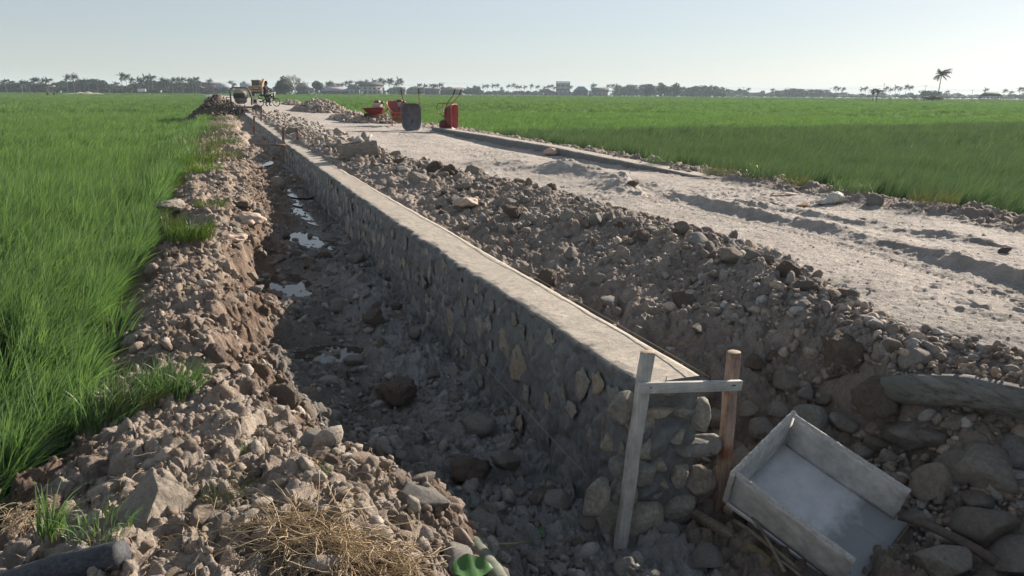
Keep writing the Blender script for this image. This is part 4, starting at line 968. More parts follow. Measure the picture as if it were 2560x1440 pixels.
# second batter board and thin posts along the trench further off
b2 = empty('batter_board', (2.0, 20.6, -.3)); tag(b2, 'thin brown posts with one short crossbar over the trench in the middle distance', 'batter board'); o2 = np.array([2.0, 20.6, -.3])
ya = 20.5; post(aty(708, 408, ya)-o2, aty(708, 318, ya)-o2, .065, .05, M_red, b2, cap=False); yb = 21.6; post(aty(746, 362, yb)-o2, aty(741, 319, yb)-o2, .065, .05, M_red, b2, cap=False)
q = MB(); q.beam(aty(654, 361, ya-.05)-o2, aty(716, 363, ya-.05)-o2, .025, .055); q.build('crossbar', M_oldwood, b2)
for k, (px, py0, py1, y_) in enumerate([(634, 326, 290, 27.5), (652, 302, 264, 34.5), (599, 292, 262, 39.5), (611, 285, 262, 42.5)]):
    q = MB(); q.beam(aty(px, py0, y_)+[0, 0, -.1], aty(px+1, py1, y_), .06, .05, up=(0, 1, 0)); tag(q.build('marker_post', M_red, bevel=.003), ['thin post against the far wall, nearest of the far markers', 'tall thin post on the road side just this side of the mixer', 'thin post at the trench left of the mixer legs', 'thin post right in front of the mixer legs'][k], 'post')

# small wooden tub on the stones
Mt = empty('wooden_tub', at(905, 385, .2), 0); tag(Mt, 'grey wooden tub of stones tipped on the rubble beside the dirt road', 'box')
p0, p1, p2, p3 = at(868, 392, .13), at(946, 389, .13), at(943, 353, .13), at(862, 362, .13)
y0_ = 15.6; P_ = [aty(868, 400, y0_), aty(947, 386, y0_+.1), aty(943, 354, y0_+.1), aty(862, 364, y0_)]
ux2 = P_[1]-P_[0]; W2 = np.linalg.norm(ux2); ux2 /= W2; uz2 = P_[3]-P_[0]; uz2 -= ux2*(uz2@ux2); H2 = np.linalg.norm(uz2); uz2 /= H2; uy2 = np.cross(uz2, ux2)
Mt.matrix_world = Matrix.Translation(P_[0]) @ Matrix(((ux2[0], uy2[0], uz2[0], 0), (ux2[1], uy2[1], uz2[1], 0), (ux2[2], uy2[2], uz2[2], 0), (0, 0, 0, 1)))
M_tub = wood_mat('grey_tub_timber', (.19, .165, .135), (.30, .265, .22), (3, 20, 10))
for nm, c_, s3 in (('side_panel', (W2/2, .0, H2/2), (W2, .03, H2)), ('side_panel', (W2/2, .45, H2/2), (W2, .03, H2)), ('end_panel', (.015, .225, H2/2), (.03, .42, H2*.98)), ('end_panel', (W2-.015, .225, H2/2), (.03, .42, H2*.98)), ('floor_board', (W2/2, .225, .015), (W2*.97, .42, .03))):
    q = MB(); q.box(c_, s3); q.build(nm, M_tub, Mt, bevel=.006)
for k, (dx, dy, s) in enumerate([(.2, .2, .12), (.42, .25, .14), (.62, .2, .13)]):
    p = P_[0]+ux2*dx+uy2*dy+uz2*(H2-.06); put('loose_stone', bigm[k+3], p[0], p[1], s, 'stone heaped inside the grey wooden tub', 'stone', 'stones in the tub', mat=M_stone, z=p[2]-s*.4, force=True)
q = MB(); p = P_[0]+ux2*.55+uy2*.3+uz2*H2; q.beam(p, p+[.16, .1, .12], .02, .05); tag(q.build('wood_scrap', M_pale), 'short pale wood scrap sticking out of the grey tub', 'wood')
q = MB(); p = P_[0]+ux2*.34+uy2*.2+uz2*(H2+.02); q.add(np.array([[-.12, 0, -.02], [.16, 0, .0], [.05, .05, .14], [-.1, .1, .0], [.14, .12, .02], [.05, .1, .13]])+p, [[0, 1, 2], [3, 5, 4], [0, 2, 3], [1, 4, 2], [2, 5, 3], [2, 4, 5], [0, 3, 1], [1, 3, 4]])
M_paper = simple('old_cement_sack', (.42, .31, .235), (.52, .42, .34), .85, 7, bmp=.01, bscale=12); M_sackw = simple('woven_sack', (.44, .41, .35), (.54, .51, .45), .8, 10, bmp=.008, bscale=16)
tag(q.build('cement_bag', M_sackw), 'torn white bag scrap poking out of the grey tub', 'bag')
# crumpled sacks
def sack(px, py, z, size, mat, label, seed, rz=0.0, name='cement_sack', cat='sack'):
    p = at(px, py, z)
    p = hitp(px, py, size[2]*.4)
    V, F = ico(4); V = V.copy(); V = V*(1+.28*fbm(V[:, 0]*1.8+seed, V[:, 1]*1.8+V[:, 2]*1.2, 4, seed)[:, None]-.16*np.abs(vn(V[:, 0]*3.5+V[:, 2]*2+seed, V[:, 1]*3.5, seed+3))[:, None])
    V[:, 2] = np.where(V[:, 2] < 0, V[:, 2]*.5, V[:, 2]*(1+.3*vn(V[:, 0]*2+seed, V[:, 1]*2, seed+5)))
    ca, sa = math.cos(rz), math.sin(rz); V = V*np.array(size); V = V @ np.array([[ca, sa, 0], [-sa, ca, 0], [0, 0, 1]])
    return tag(mesh_np(name, V, F, mat, None, True, loc=p), label, cat)
sack(622, 552, -.2, (.20, .17, .13), M_paper, 'crumpled brown paper cement sack on the bank beside the trench', 3)
sack(588, 598, -.3, (.17, .08, .06), M_paper, 'flattened brown paper sack pressed into the moist bank', 4, .5)
sack(1378, 382, .05, (.23, .2, .12), M_paper, 'larger of two tan paper sacks lying on the low wall', 5); sack(1415, 383, .05, (.2, .17, .1), M_paper, 'smaller of two tan paper sacks lying on the low wall', 6)
sack(2088, 500, .05, (.16, .11, .10), M_sackw, 'cream coloured filled bag slumped over the low wall', 7, .4); sack(2065, 505, .0, (.2, .09, .05), M_sackw, 'flat tail of a cream bag on the dust by the low wall', 8, .2)
sack(1960, 487, .0, (.24, .1, .03), M_paper, 'flat pinkish paper half buried in the road dust', 9); sack(2010, 514, .0, (.11, .06, .03), simple('orange_paper', (.5, .27, .16), (.42, .24, .15), .9), 'small orange brown paper scrap on the road dust', 10)
sack(1165, 508, .0, (.19, .15, .08), M_paper, 'pale dusty sack half buried in the rubble behind the wall', 11, .6)

# cracked clay blocks at the near left
def clayblock(px, py, z, s, seed, label, sq=(1, .8, .9), rz=0):
    p = at(px, py, z); Vr, Fr = rockV(seed, 5, 9, .5, .8, .04, sq, lump=.05)
    F1, F2, r_, t_ = vor(Vr[:, 0]*1.3+seed+.25*vn(Vr[:, 2]*4, Vr[:, 1]*4, 3), Vr[:, 2]*1.3+Vr[:, 1]*.6+.2*vn(Vr[:, 0]*5, Vr[:, 1]*5, 4), seed)
    Vr = Vr*(1-.09*np.clip(1-(F2-F1)*16, 0, 1)[:, None]+.03*fbm(Vr[:, 0]*7, Vr[:, 2]*7+Vr[:, 1]*5, 4, seed)[:, None]); o = mesh_np('clay_block', Vr*s, Fr, M_dryclay, None, True, loc=p); o.rotation_euler = (0, 0, rz)
    return tag(o, label, 'clay block')
clayblock(395, 1300, -.14, .225, 71, 'large cracked block of dry grey clay standing on the near bank', (.85, .8, 1)); clayblock(195, 1265, -.27, .19, 72, 'cracked slab of grey clay leaning at the edge of the rice', (1, .7, .85), .5)
clayblock(70, 1365, -.28, .115, 73, 'straw topped clay lump at the lower left corner', (1, .8, .7)); clayblock(430, 960, -.3, .10, 74, 'rounded earth lump behind the grass tuft', (1, .8, .6))
clayblock(360, 845, -.26, .15, 75, 'broad pale earth mound on the bank above the grass tuft', (1.1, .8, .5)); clayblock(730, 1190, -.3, .09, 76, 'jagged clay clod at the edge of the shade', (1, .8, .7)); clayblock(1085, 1330, -.55, .11, 77, 'rough clay chunk on the near bank edge facing the mud', (.8, .8, 1))
clayblock(430, 515, -.15, .28, 78, 'long smooth earth hump on the bank beside the rice', (1.4, .9, .5), .9)

# straw
def strands(n, posf, L_, r_, seed, wander=1.2, up=.4, seg=9):
    g = np.random.default_rng(seed); V = []; F = []; T = []; nv = 0
    for k in range(n):
        p = np.array(posf(g)); a = g.uniform(0, 6.28) if not callable(up) else up(g); e = g.uniform(-.1, .5)
        pts = []; l_ = L_*g.uniform(.4, 1.2)/seg
        for i in range(seg+1):
            pts.append(p.copy()); p = p+l_*np.array([math.cos(a)*math.cos(e), math.sin(a)*math.cos(e), math.sin(e)]); a += g.normal(0, wander/seg*2.2); e += g.normal(-.16, .25)
            gz = GZ(p[0], p[1])+.004
            if p[2] < gz: p[2] = gz+g.random()*.004; e = abs(e)*.3
        pts = np.array(pts); w_ = r_*g.uniform(.6, 1.3); s2 = np.array([-math.sin(a), math.cos(a), 0])*w_; u2 = np.array([0, 0, w_])
        q = np.stack([pts-s2, pts+s2, pts+u2*1.2], 1).reshape(-1, 3); V.append(q); b0 = nv; nv += len(q); tv = g.random(); T += [tv]*len(q)
        for i in range(seg):
            for c in range(3): F.append([b0+i*3+c, b0+i*3+(c+1) % 3, b0+(i+1)*3+(c+1) % 3, b0+(i+1)*3+c])
    return np.concatenate(V), np.array(F), T
# cached local height patch
gxs = np.linspace(-1.3, 1.3, 261); gys = np.linspace(1.6, 4.6, 301); GXX, GYY = np.meshgrid(gxs, gys); GH = hgt(GXX.ravel(), GYY.ravel()).reshape(GXX.shape)
def GZ(x, y):
    i = int(np.clip((x+1.3)*100, 0, 260)); j = int(np.clip((y-1.6)*100, 0, 300)); return GH[j, i]
S0 = at(840, 1345, -.15)
def ps(g):
    f_ = g.random(); a = np.array([.12, 2.42]); b2_ = np.array([.44, 2.16]); p = a+(b2_-a)*f_+g.normal(0, .045, 2)*[1.2, 1]; return (p[0], p[1], GZ(p[0], p[1])+.01+.045*g.random()*math.exp(-((f_-.55)/.4)**2))
V1, F1_, T1 = strands(850, ps, .24, .0018, 5, 1.1, up=lambda g: g.normal(-.7, .75)+(3.14 if g.random() < .4 else 0)); tag(mesh_np('straw_heap', V1, F1_, M_straw, None, True, {'tt': T1}), 'tangled heap of golden dry straw and roots on the near bank', 'straw', kind='stuff')
def ps2(g): x = g.uniform(-.5, .6); y = g.uniform(2.25, 3.6); return (x, y, GZ(x, y)+.006)
V1, F1_, T1 = strands(620, ps2, .10, .0011, 6, 1.2); tag(mesh_np('straw_litter', V1, F1_, M_straw, None, True, {'tt': T1}), 'loose dry root fibres and straw strewn over the near bank', 'straw', kind='stuff')
p = at(60, 1310, -.16)
def ps3(g): return (p[0]+g.normal(0, .05), p[1]+g.normal(0, .05), p[2]+.02+g.random()*.02)
V1, F1_, T1 = strands(110, ps3, .12, .0014, 8, 1.0); tag(mesh_np('straw_wisp', V1, F1_, M_straw, None, True, {'tt': T1}), 'small wisp of dry straw on the clay lump at the lower left', 'straw', kind='stuff')

# grass tufts
def tuft(px, py, z, n, rad, h_, wid, mat, label, seed, wind=(.25, -.05), lean=.9, adj=True):
    g = np.random.default_rng(seed); p = at(px, py, z)
    p = hitp(px, py)
    V, F, T = blades(g, n, rad, h_, wid, 6, lean, wind, tmin=.3)
    V[:, 2] += 0; return tag(mesh_np('grass_tuft', V, F, mat, None, True, {'tt': T}, loc=p), label, 'grass tuft')
tuft(475, 600, -.25, 620, .24, .30, .006, M_weed, 'dense round green grass tuft on the bank beside the rice', 1)
tuft(435, 575, -.3, 200, .16, .34, .006, M_drygrass, 'yellowish grass behind the dense round tuft', 2)
tuft(430, 985, -.2, 420, .16, .22, .006, M_rice, 'bright green grass tuft on the near bank at the rice edge', 3, lean=1.1)
tuft(345, 1010, -.3, 380, .18, .20, .0045, M_drygrass, 'pale thin grass left of the bright green tuft', 4, lean=1.3)
tuft(265, 1070, -.4, 160, .14, .34, .007, M_rice, 'loose green blades at the foot of the near rice', 5)
tuft(250, 1330, -.22, 90, .10, .12, .005, M_rice, 'small sprawling green grass beside the cracked clay block', 6, lean=1.6)
tuft(560, 1245, -.2, 130, .08, .10, .003, M_drygrass, 'thin curly grass at the right of the cracked clay block', 7, lean=1.7); tuft(780, 1195, -.28, 60, .06, .07, .004, M_rice, 'tiny green sprig on the bank near the shade edge', 8, lean=1.7)
tuft(625, 1130, -.2, 40, .04, .06, .004, M_rice, 'tiny green sprig among pale clods on the near bank', 9, lean=1.5)
tuft(130, 1340, -.3, 60, .05, .22, .006, M_rice, 'few upright green blades at the lower left', 10, lean=.8)
for k, (px, py, n, rad, h_, mt) in enumerate([(430, 470, 260, .3, .32, M_weed), (510, 430, 300, .35, .3, M_weed), (560, 360, 420, .5, .3, M_weed), (550, 320, 420, .6, .3, M_drygrass), (530, 300, 420, .8, .36, M_weed), (560, 300, 400, .8, .3, M_drygrass), (480, 345, 400, .5, .4, M_rice), (520, 330, 400, .5, .4, M_rice), (540, 395, 500, .55, .34, M_drygrass), (500, 370, 500, .6, .38, M_drygrass), (480, 410, 500, .5, .4, M_weed), (455, 440, 300, .3, .34, M_rice), (540, 340, 420, .6, .34, M_drygrass), (520, 380, 300, .3, .3, M_weed), (530, 515, 160, .25, .14, M_weed), (620, 545, 70, .2, .10, M_drygrass)]):
    tuft(px, py, -.25, n, rad, h_, .008, mt, 'patch of weeds and half dry grass on the bank where it meets the rice', 20+k)['group'] = 'weed patches on the far bank'
for k, (px, py, n, rad, h_, mt) in enumerate([(2215, 480, 420, .3, .26, M_drygrass), (2130, 478, 300, .3, .26, M_rice2), (2330, 505, 300, .3, .24, M_drygrass), (1900, 445, 300, .3, .3, M_rice2), (1985, 462, 220, .25, .25, M_drygrass), (1800, 435, 240, .35, .28, M_drygrass), (1655, 408, 240, .3, .3, M_rice2), (2260, 492, 160, .25, .3, M_drygrass)]):
    tuft(px, py, -.05, n, rad, h_, .007, mt, 'yellowish weed patch between the low wall and the right rice field', 40+k)['group'] = 'weed patches by the low wall'
# loose rice hills at the very edge of the left field
gg = np.random.default_rng(77)
for k, (px, py) in enumerate([(150, 1190), (60, 1240), (225, 1115), (20, 1290), (210, 1010), (120, 1110), (300, 1125), (290, 940), (290, 880)]):
    p = at(px, py, -.56); V, F, T = blades(gg, 70, .06, .58, .0095, 8, .5, (.22, -.05)); tag(mesh_np('rice_plant', V, F, M_rice, None, True, {'tt': T}, loc=p), 'single rice plant standing at the bare edge of the left field', 'rice plant', 'rice plants at the field edge')

# ------------------------------------------------------------------ wheelbarrows
M_redp = simple('red_paint', (.24, .03, .035), (.17, .028, .032), .5, 12, rnd=.1, bmp=.002); M_greyp = simple('cement_smeared_steel', (.12, .125, .135), (.20, .20, .20), .6, 7, bmp=.003, bscale=20)
M_rub = simple('black_rubber', (.03, .03, .03), (.055, .05, .045), .8, 20); M_tyre = simple('dusty_tyre', (.08, .075, .07), (.15, .135, .12), .9, 12)
M_orange = simple('orange_tube', (.42, .10, .04), (.30, .07, .03), .5, 10); M_redin = simple('faded_red_inside', (.38, .10, .09), (.26, .08, .07), .6, 6)
M_steel = simple('dull_steel', (.22, .22, .22), (.13, .13, .13), .5, 9, metal=.5); M_dark = simple('dark_grease', (.035, .035, .035), (.07, .065, .06), .6, 10)
def barrow(name, loc, rz, nose, label, traymat, inmat):
    root = empty(name, loc); tag(root, label, 'wheelbarrow'); e = empty
    lip = .62
    def T(P):
        P = np.atleast_2d(np.array(P, float)); c, s = math.cos(nose), math.sin(nose)
        x = P[:, 0]*c+P[:, 2]*s; z = -P[:, 0]*s+P[:, 2]*c; P = np.stack([x, P[:, 1], z], 1); c, s = math.cos(rz), math.sin(rz)
        return np.stack([P[:, 0]*c-P[:, 1]*s, P[:, 0]*s+P[:, 1]*c, P[:, 2]], 1)
    zmin = min(T([[lip, 0, .6]])[0, 2], T([[.42, 0, .2]])[0, 2]-.2, T([[-.35, .2, .02]])[0, 2] if nose < .3 else 9)
    root.location.z = loc[2]-zmin
    n = 28; a = np.arange(n)*2*math.pi/n
    def ring(cx, hx, hy, z, p=.45, tilt=0):
        x = np.sign(np.cos(a))*np.abs(np.cos(a))**p*hx; y = np.sign(np.sin(a))*np.abs(np.sin(a))**p*hy; return np.stack([cx+x, y*(1+.08*x/hx*-1), z+tilt*x], 1)
    R_ = [ring(.15, .47, .35, .60), ring(.145, .455, .335, .595), ring(.10, .38, .29, .46, .5), ring(.03, .24, .22, .31, .55), ring(.03, .1, .1, .30, .6)]
    V = np.concatenate(R_+[[[.03, 0, .30]]]); i = np.arange(n); j = (i+1) % n
    q = MB(); q.add(T(V), np.concatenate([np.stack([k*n+i, k*n+j, (k+1)*n+j, (k+1)*n+i], 1) for k in range(4)])); q.T.append(np.stack([4*n+i, 4*n+j, np.full(n, 5*n)], 1))
    tray = q.build('tray', traymat, root, smooth=True)
    q = MB(); V2 = V.copy(); V2[:, 2] += .008; V2[:, :2] = (V2[:, :2]-[.12, 0])*.985+[.12, 0]; q.add(T(V2), np.concatenate([np.stack([k*n+j, k*n+i, (k+1)*n+i, (k+1)*n+j], 1) for k in range(4)])); q.T.append(np.stack([4*n+j, 4*n+i, np.full(n, 5*n)], 1)); q.build('tray_inside', inmat, tray, smooth=True)
    q = MB(); rg = R_[0]; q.tube(T(np.concatenate([rg, rg[:1]])), .012, 6); q.build('rim', M_orange if inmat is M_redin else M_greyp, tray, smooth=True)
    for s in (-1, 1):
        q = MB(); q.tube(T([[.52, s*.10, .2], [.30, s*.14, .24], [-.1, s*.25, .33], [-.38, s*.28, .45], [-.62, s*.30, .66], [-.80, s*.31, .74]]), .016, 8); h_ = q.build('handle', M_orange if s > 0 else M_redp, root, smooth=True)
        q = MB(); q.tube(T([[-.66, s*.302, .677], [-.84, s*.312, .757]]), .022, 8); q.build('grip', M_rub, h_, smooth=True)
        q = MB(); q.tube(T([[.12, s*.18, .27], [-.05, s*.25, .06], [-.2, s*.25, .02], [-.34, s*.26, .06], [-.36, s*.27, .42]]), .013, 7); q.build('leg', M_redp, root, smooth=True)
        q = MB(); q.tube(T([[.42, s*.07, .2], [.56, s*.12, .40], [.45, s*.2, .50]]), .011, 6); q.build('front_brace', M_redp, root, smooth=True)
    q = MB(); Mr = np.array([[1, 0, 0], [0, 0, 1], [0, -1, 0]]); prof = [(.13, -.03), (.165, -.042), (.195, -.03), (.203, 0), (.195, .03), (.165, .042), (.13, .03), (.13, -.03)]
    aa = MB(); aa.lathe(prof, 28, Mr, (.42, 0, .2)); q.add(T(np.concatenate(aa.V)), np.concatenate(aa.Q)); wh = q.build('wheel', M_tyre, root, smooth=True)
    aa = MB(); aa.lathe([(.0, -.02), (.05, -.03), (.125, -.018), (.13, -.0), (.125, .018), (.05, .03), (0, .02)], 20, Mr, (.42, 0, .2)); q = MB(); q.add(T(np.concatenate(aa.V)), np.concatenate(aa.Q)); q.build('hub', M_redp, wh, smooth=True)
    q = MB(); q.tube(T([[.42, -.1, .2], [.42, .1, .2]]), .012, 6); q.build('axle', M_steel, wh)
    return root
def g3(px, py, z):
    return hitp(px, py)
pg = g3(1034, 324, .06); pr = g3(1098, 327, .06); pb = g3(1000, 318, .06); pe = g3(945, 306, .08)
view = lambda p: math.atan2(-p[1], -p[0])   # direction from the thing to the camera
barrow('wheelbarrow', pg, view(pg)-.12, R(92), 'grey cement smeared wheelbarrow stood on its nose with its tray facing the camera', M_greyp, M_greyp)
barrow('wheelbarrow', pr, view(pr)+R(68), R(90), 'red wheelbarrow stood on its nose at the start of the low wall', M_redp, M_redin)
pb2 = pb+np.array([.05, .9, 0]); barrow('wheelbarrow', pb2, view(pb2)+R(200), R(-28), 'red wheelbarrow half hidden behind the grey one, its handles raised', M_redp, M_redin)
ebw = barrow('wheelbarrow', pe+np.array([0, 0, .0]), view(pe)+R(-98), R(3), 'red wheelbarrow standing level among stones with a small engine in it', M_redp, M_redin)
def engine(p, rz, label):
    r = empty('small_engine', p, rz); tag(r, label, 'engine')
    q = MB(); q.box((0, 0, .10), (.30, .26, .18)); q.build('engine_block', simple('cream_metal', (.5, .48, .42), (.3, .28, .25), .5, 10), r, bevel=.02)
    q = MB(); q.box((.02, 0, .25), (.24, .2, .10), taper=.8); q.build('fuel_tank', M_redp, r, bevel=.03)
    q = MB(); q.tube([(-.14, -.08, .2), (-.24, -.08, .2)], .05, 12); q.build('muffler', M_dark, r, smooth=True)
    q = MB(); q.tube([(.13, 0, .1), (.2, 0, .1)], .08, 14); q.build('starter_cover', M_dark, r, smooth=True)
    q = MB(); q.box((0, 0, 0), (.34, .28, .03)); q.build('base_plate', M_steel, r)
engine((pe[0]+.02, pe[1]-.0, pe[2]+.62), 2.3, 'small cream and red petrol engine resting in the level red wheelbarrow'); engine((pb2[0]+.25, pb2[1]+.3, pb2[2]+.72), 1.9, 'small red and cream petrol engine showing above the grey wheelbarrow')
sup = MB(); Vr, Fr = rockV(33, 3, 12, .5, .8, .05); sup.add(Vr*[.35, .3, .40]+[pb2[0]+.25, pb2[1]+.3, pb2[2]+.35], Fr); tag(sup.build('soil_clod', M_clod, smooth=True), 'earth lump under the engine behind the grey wheelbarrow', 'clod')
# stone heaps beside the road
def heap(cx, cy_, rx, ry, h_, n, smin, smax, label, gain=1.0, vs=mid, name='stone_heap', mt=M_rock, cf=colR):
    it = []
    for _ in range(n):
        a = rng.uniform(0, 6.28); r = math.sqrt(rng.random()); x = cx+rx*r*math.cos(a); y = cy_+ry*r*math.sin(a); s = rng.uniform(smin, smax)
        it.append((x, y, base_h(np.array([x]), np.array([y]))[0]+h_*(1-r**1.6)*(.75+.4*rng.random()), s))
    # buried core so the heap is solid
    for _ in range(int(n*.25)):
        a = rng.uniform(0, 6.28); r = math.sqrt(rng.random()); x = cx+rx*r*math.cos(a)*.9; y = cy_+ry*r*math.sin(a)*.9; it.append((x, y, base_h(np.array([x]), np.array([y]))[0]+h_*(1-r**1.6)*.35, smax*1.3))
    return merged(name, it, vs, mt, label, 'stones', cf)
q_ = g3(955, 305, .1); heap(q_[0]-.3, q_[1]-.3, 1.6, 1.3, .28, 420, .05, .14, 'low heap of tan building stones around the wheelbarrows')
for (px, py, rx, ry, h_, n, lab) in [(800, 277, 1.6, 5.0, .75, 620, 'long heap of stones and soil along the right side of the far road'), (735, 262, .9, 5.0, .4, 240, 'lower stone heap beyond the long one by the far road'), (880, 300, .9, 2.6, .35, 260, 'scatter of stones ending in dark clods at the field edge behind the barrows')]:
    q_ = g3(px, py, .3); heap(q_[0], q_[1], rx, ry, h_*.85, int(n*1.5), .07, .19, lab)
heap(.6, 47.5, 1.9, 3.4, 1.0, 900, .045, .13, 'dark soil and gravel pile at the left of the concrete mixer', name='soil_pile', mt=M_rock, cf=lambda x, y, z, g2: np.array((.17, .135, .11))*g2.uniform(.6, 1.3))
heap(-.6, 45.6, 1.3, 2.0, .45, 420, .04, .10, 'small pale pebble heap at the left foot of the soil pile', name='soil_pile', cf=lambda x, y, z, g2: np.array((.20, .18, .16))*g2.uniform(.6, 1.4))
def cone(cx, cy_, rx, ry, h_, label):
    n = 60; m_ = 22; V = []; 
    for k in range(m_+1):
        r = k/m_
        for i in range(n):
            a = i*2*math.pi/n; x = cx+rx*r*math.cos(a); y = cy_+ry*r*math.sin(a); V.append((x, y, base_h(np.array([x]), np.array([y]))[0]-.06+h_*(1-r**1.4)+.12*h_*float(fbm(np.array([x*2.2]), np.array([y*2.2]), 3, 77)[0])))
    i = np.arange(n); j = (i+1) % n; F = np.concatenate([np.stack([k*n+i, k*n+j, (k+1)*n+j, (k+1)*n+i], 1) for k in range(m_)])[:, ::-1]
    V = np.array(V); return mesh_np('soil_pile', V, F, M_clod, None, True)
tag(cone(.75, 48.2, 1.6, 3.0, 1.15, ''), 'peaked pile of brown earth behind the concrete mixer', 'soil pile')

# ------------------------------------------------------------------ concrete mixer
def xform(root_p, rz): return root_p, rz
mp = at(606, 281, .36); mp = np.array([2.0, 45.8, h1(2.0, 45.8)]); mvx = math.atan2(mp[0], mp[1])
mix = empty('concrete_mixer', (mp[0], mp[1], mp[2]+.02), -mvx); mix.scale = (.95, .95, .92); tag(mix, 'worn concrete mixer with an upright grey drum inside a curved frame', 'concrete mixer')
M_mixd = simple('cement_coated_drum', (.13, .135, .13), (.24, .24, .225), .8, 5, bmp=.01, bscale=12); M_mixdk = simple('worn_dark_band', (.03, .035, .04), (.06, .06, .065), .6, 6); M_mixf = simple('mixer_frame_paint', (.09, .095, .10), (.16, .155, .15), .6, 8); M_yel = simple('sunworn_yellow', (.40, .30, .16), (.30, .25, .17), .7, 6)
q = MB(); q.lathe([(0, .62), (.20, .62), (.33, .74), (.38, .95)], 26); dr = q.build('drum', M_mixd, mix, smooth=True)
q = MB(); q.lathe([(.385, .95), (.405, .98), (.40, 1.22), (.385, 1.24)], 26); q.build('drum_band', M_mixdk, dr, smooth=True); q = MB(); q.lathe([(.385, 1.24), (.36, 1.33), (.27, 1.41), (.20, 1.42), (.19, 1.36)], 26); q.build('drum_mouth', M_yel, dr, smooth=True)
q = MB(); q.tube([(-.55, -.05, .45), (-.55, -.05, 1.1), (-.55, -.05, 1.42), (-.46, -.05, 1.53), (-.3, -.05, 1.56), (.25, -.05, 1.56), (.42, -.05, 1.5), (.52, -.05, 1.35), (.60, -.05, 1.0), (.58, -.05, .55)], .045, 8); q.build('arch_frame', M_mixf, mix, smooth=True)
q = MB(); q.beam((-.7, -.3, .42), (.75, -.3, .42), .08, .10); q.beam((-.7, .35, .42), (.75, .35, .42), .08, .10); q.beam((-.66, -.3, .42), (-.66, .35, .42), .08, .08); q.beam((.66, -.3, .42), (.66, .35, .42), .08, .08); q.build('chassis', M_mixf, mix, bevel=.01)
q = MB(); q.box((-.1, -.42, .16), (.78, .03, .26)); q.build('splash_board', M_mixdk, mix)
for (x, y, l) in [(-.62, -.28, .42), (-.62, .33, .42), (-.45, -.44, .42), (-.05, -.46, .40), (.3, -.44, .42)]:
    q = MB(); q.beam((x, y, 0), (x-(.1 if x < -.4 else 0), y, l), .035, .035, up=(0, 1, 0)); q.build('leg', M_mixf, mix)
for y in (-.42, .45):
    Mr = np.array([[1, 0, 0], [0, 0, 1], [0, -1, 0]]); q = MB(); q.lathe([(.16, -.05), (.24, -.065), (.285, -.04), (.29, 0), (.285, .04), (.24, .065), (.16, .05)], 26, Mr, (.86, y, .29)); wh = q.build('wheel', M_tyre, mix, smooth=True); q = MB(); q.lathe([(0, -.03), (.07, -.05), (.15, -.03), (.165, 0), (.15, .03), (0, .03)], 22, Mr, (.86, y, .29)); q.build('hub', M_steel, wh, smooth=True)
q = MB(); q.tube([(.86, -.4, .29), (.86, .43, .29)], .03, 8); q.beam((.6, 0, .42), (.86, 0, .30), .06, .06); q.build('axle', M_mixf, mix)
q = MB(); q.box((.78, .0, .78), (.26, .34, .36)); q.build('motor_housing', simple('white_panel', (.55, .53, .5), (.4, .38, .35), .6, 8), mix, bevel=.02); q = MB(); q.lathe([(0, -.02), (.09, -.02), (.1, 0), (0, .02)], 16, np.array([[1, 0, 0], [0, 0, 1], [0, -1, 0]]), (.78, -.2, .78)); q.build('fan_cover', M_dark, mix)
q = MB(); q.beam((.95, -.35, .3), (1.45, -.4, .05), .05, .05); q.build('tow_bar', M_mixf, mix); q = MB(); q.tube([(-.58, -.1, 1.0), (-.78, -.15, 1.0), (-.8, -.15, .7)], .03, 6); q.build('tilt_lever', M_mixf, mix)

# ------------------------------------------------------------------ motorcycle and rider
bp = np.array([3.95, 55.0, 0]); bp[2] = h1(3.95, 55.0); bvz = math.atan2(bp[0], bp[1])
bp = atD(671, 262, 60.0); bp[2] = h1(bp[0], bp[1]); brz = -math.atan2(bp[0], bp[1])-R(28)
bike = empty('motorcycle', bp, brz); tag(bike, 'dark motorcycle stopped on the dirt road behind the concrete mixer', 'motorcycle')
M_blk = simple('black_paint', (.02, .022, .028), (.03, .03, .035), .35, 8); Mr = np.array([[1, 0, 0], [0, 0, 1], [0, -1, 0]])
for x in (-.62, .64):
    q = MB(); q.lathe([(.255, -.03), (.29, -.04), (.31, 0), (.29, .04), (.255, .03), (.255, -.03)], 28, Mr, (x, 0, .31)); wh = q.build('wheel', M_rub, bike, smooth=True)
    q = MB(); q.lathe([(0, -.03), (.05, -.03), (.05, .03), (0, .03)], 12, Mr, (x, 0, .31))
    for k in range(10): a = k*math.pi/5; q.tube([(x, 0, .31), (x+.25*math.cos(a), 0, .31+.25*math.sin(a))], .006, 4, False)
    q.build('spokes', M_steel, wh)
q = MB(); q.tube([(.64, .0, .31), (.5, 0, .75), (.44, 0, .95)], .03, 8); q.tube([(.44, -.32, 1.03), (.42, 0, .96), (.44, .32, 1.03)], .015, 6); q.build('fork_and_handlebar', M_steel, bike, smooth=True)
q = MB(); q.tube([(.44, 0, .8), (.1, 0, .5), (-.2, 0, .5), (-.62, 0, .31)], .05, 8); q.box((.08, 0, .42), (.34, .22, .28)); q.build('engine', M_dark, bike, bevel=.02)
q = MB(); q.box((.12, 0, .78), (.5, .18, .16), taper=.8); q.box((.5, 0, .72), (.14, .3, .42), taper=.6); q.build('body_panel', M_blk, bike, bevel=.04); q = MB(); q.box((-.32, 0, .80), (.62, .22, .10)); q.build('seat', M_rub, bike, bevel=.04)
q = MB(); q.box((.54, 0, .95), (.1, .14, .12)); q.build('headlight', simple('lamp_glass', (.6, .6, .6), None, .2), bike, bevel=.03); q = MB(); q.box((-.72, 0, .68), (.08, .12, .1)); q.build('tail_light', M_redp, bike, bevel=.01); q = MB(); q.tube([(-.1, -.12, .3), (-.65, -.15, .38)], .04, 8); q.build('exhaust', M_steel, bike, smooth=True)
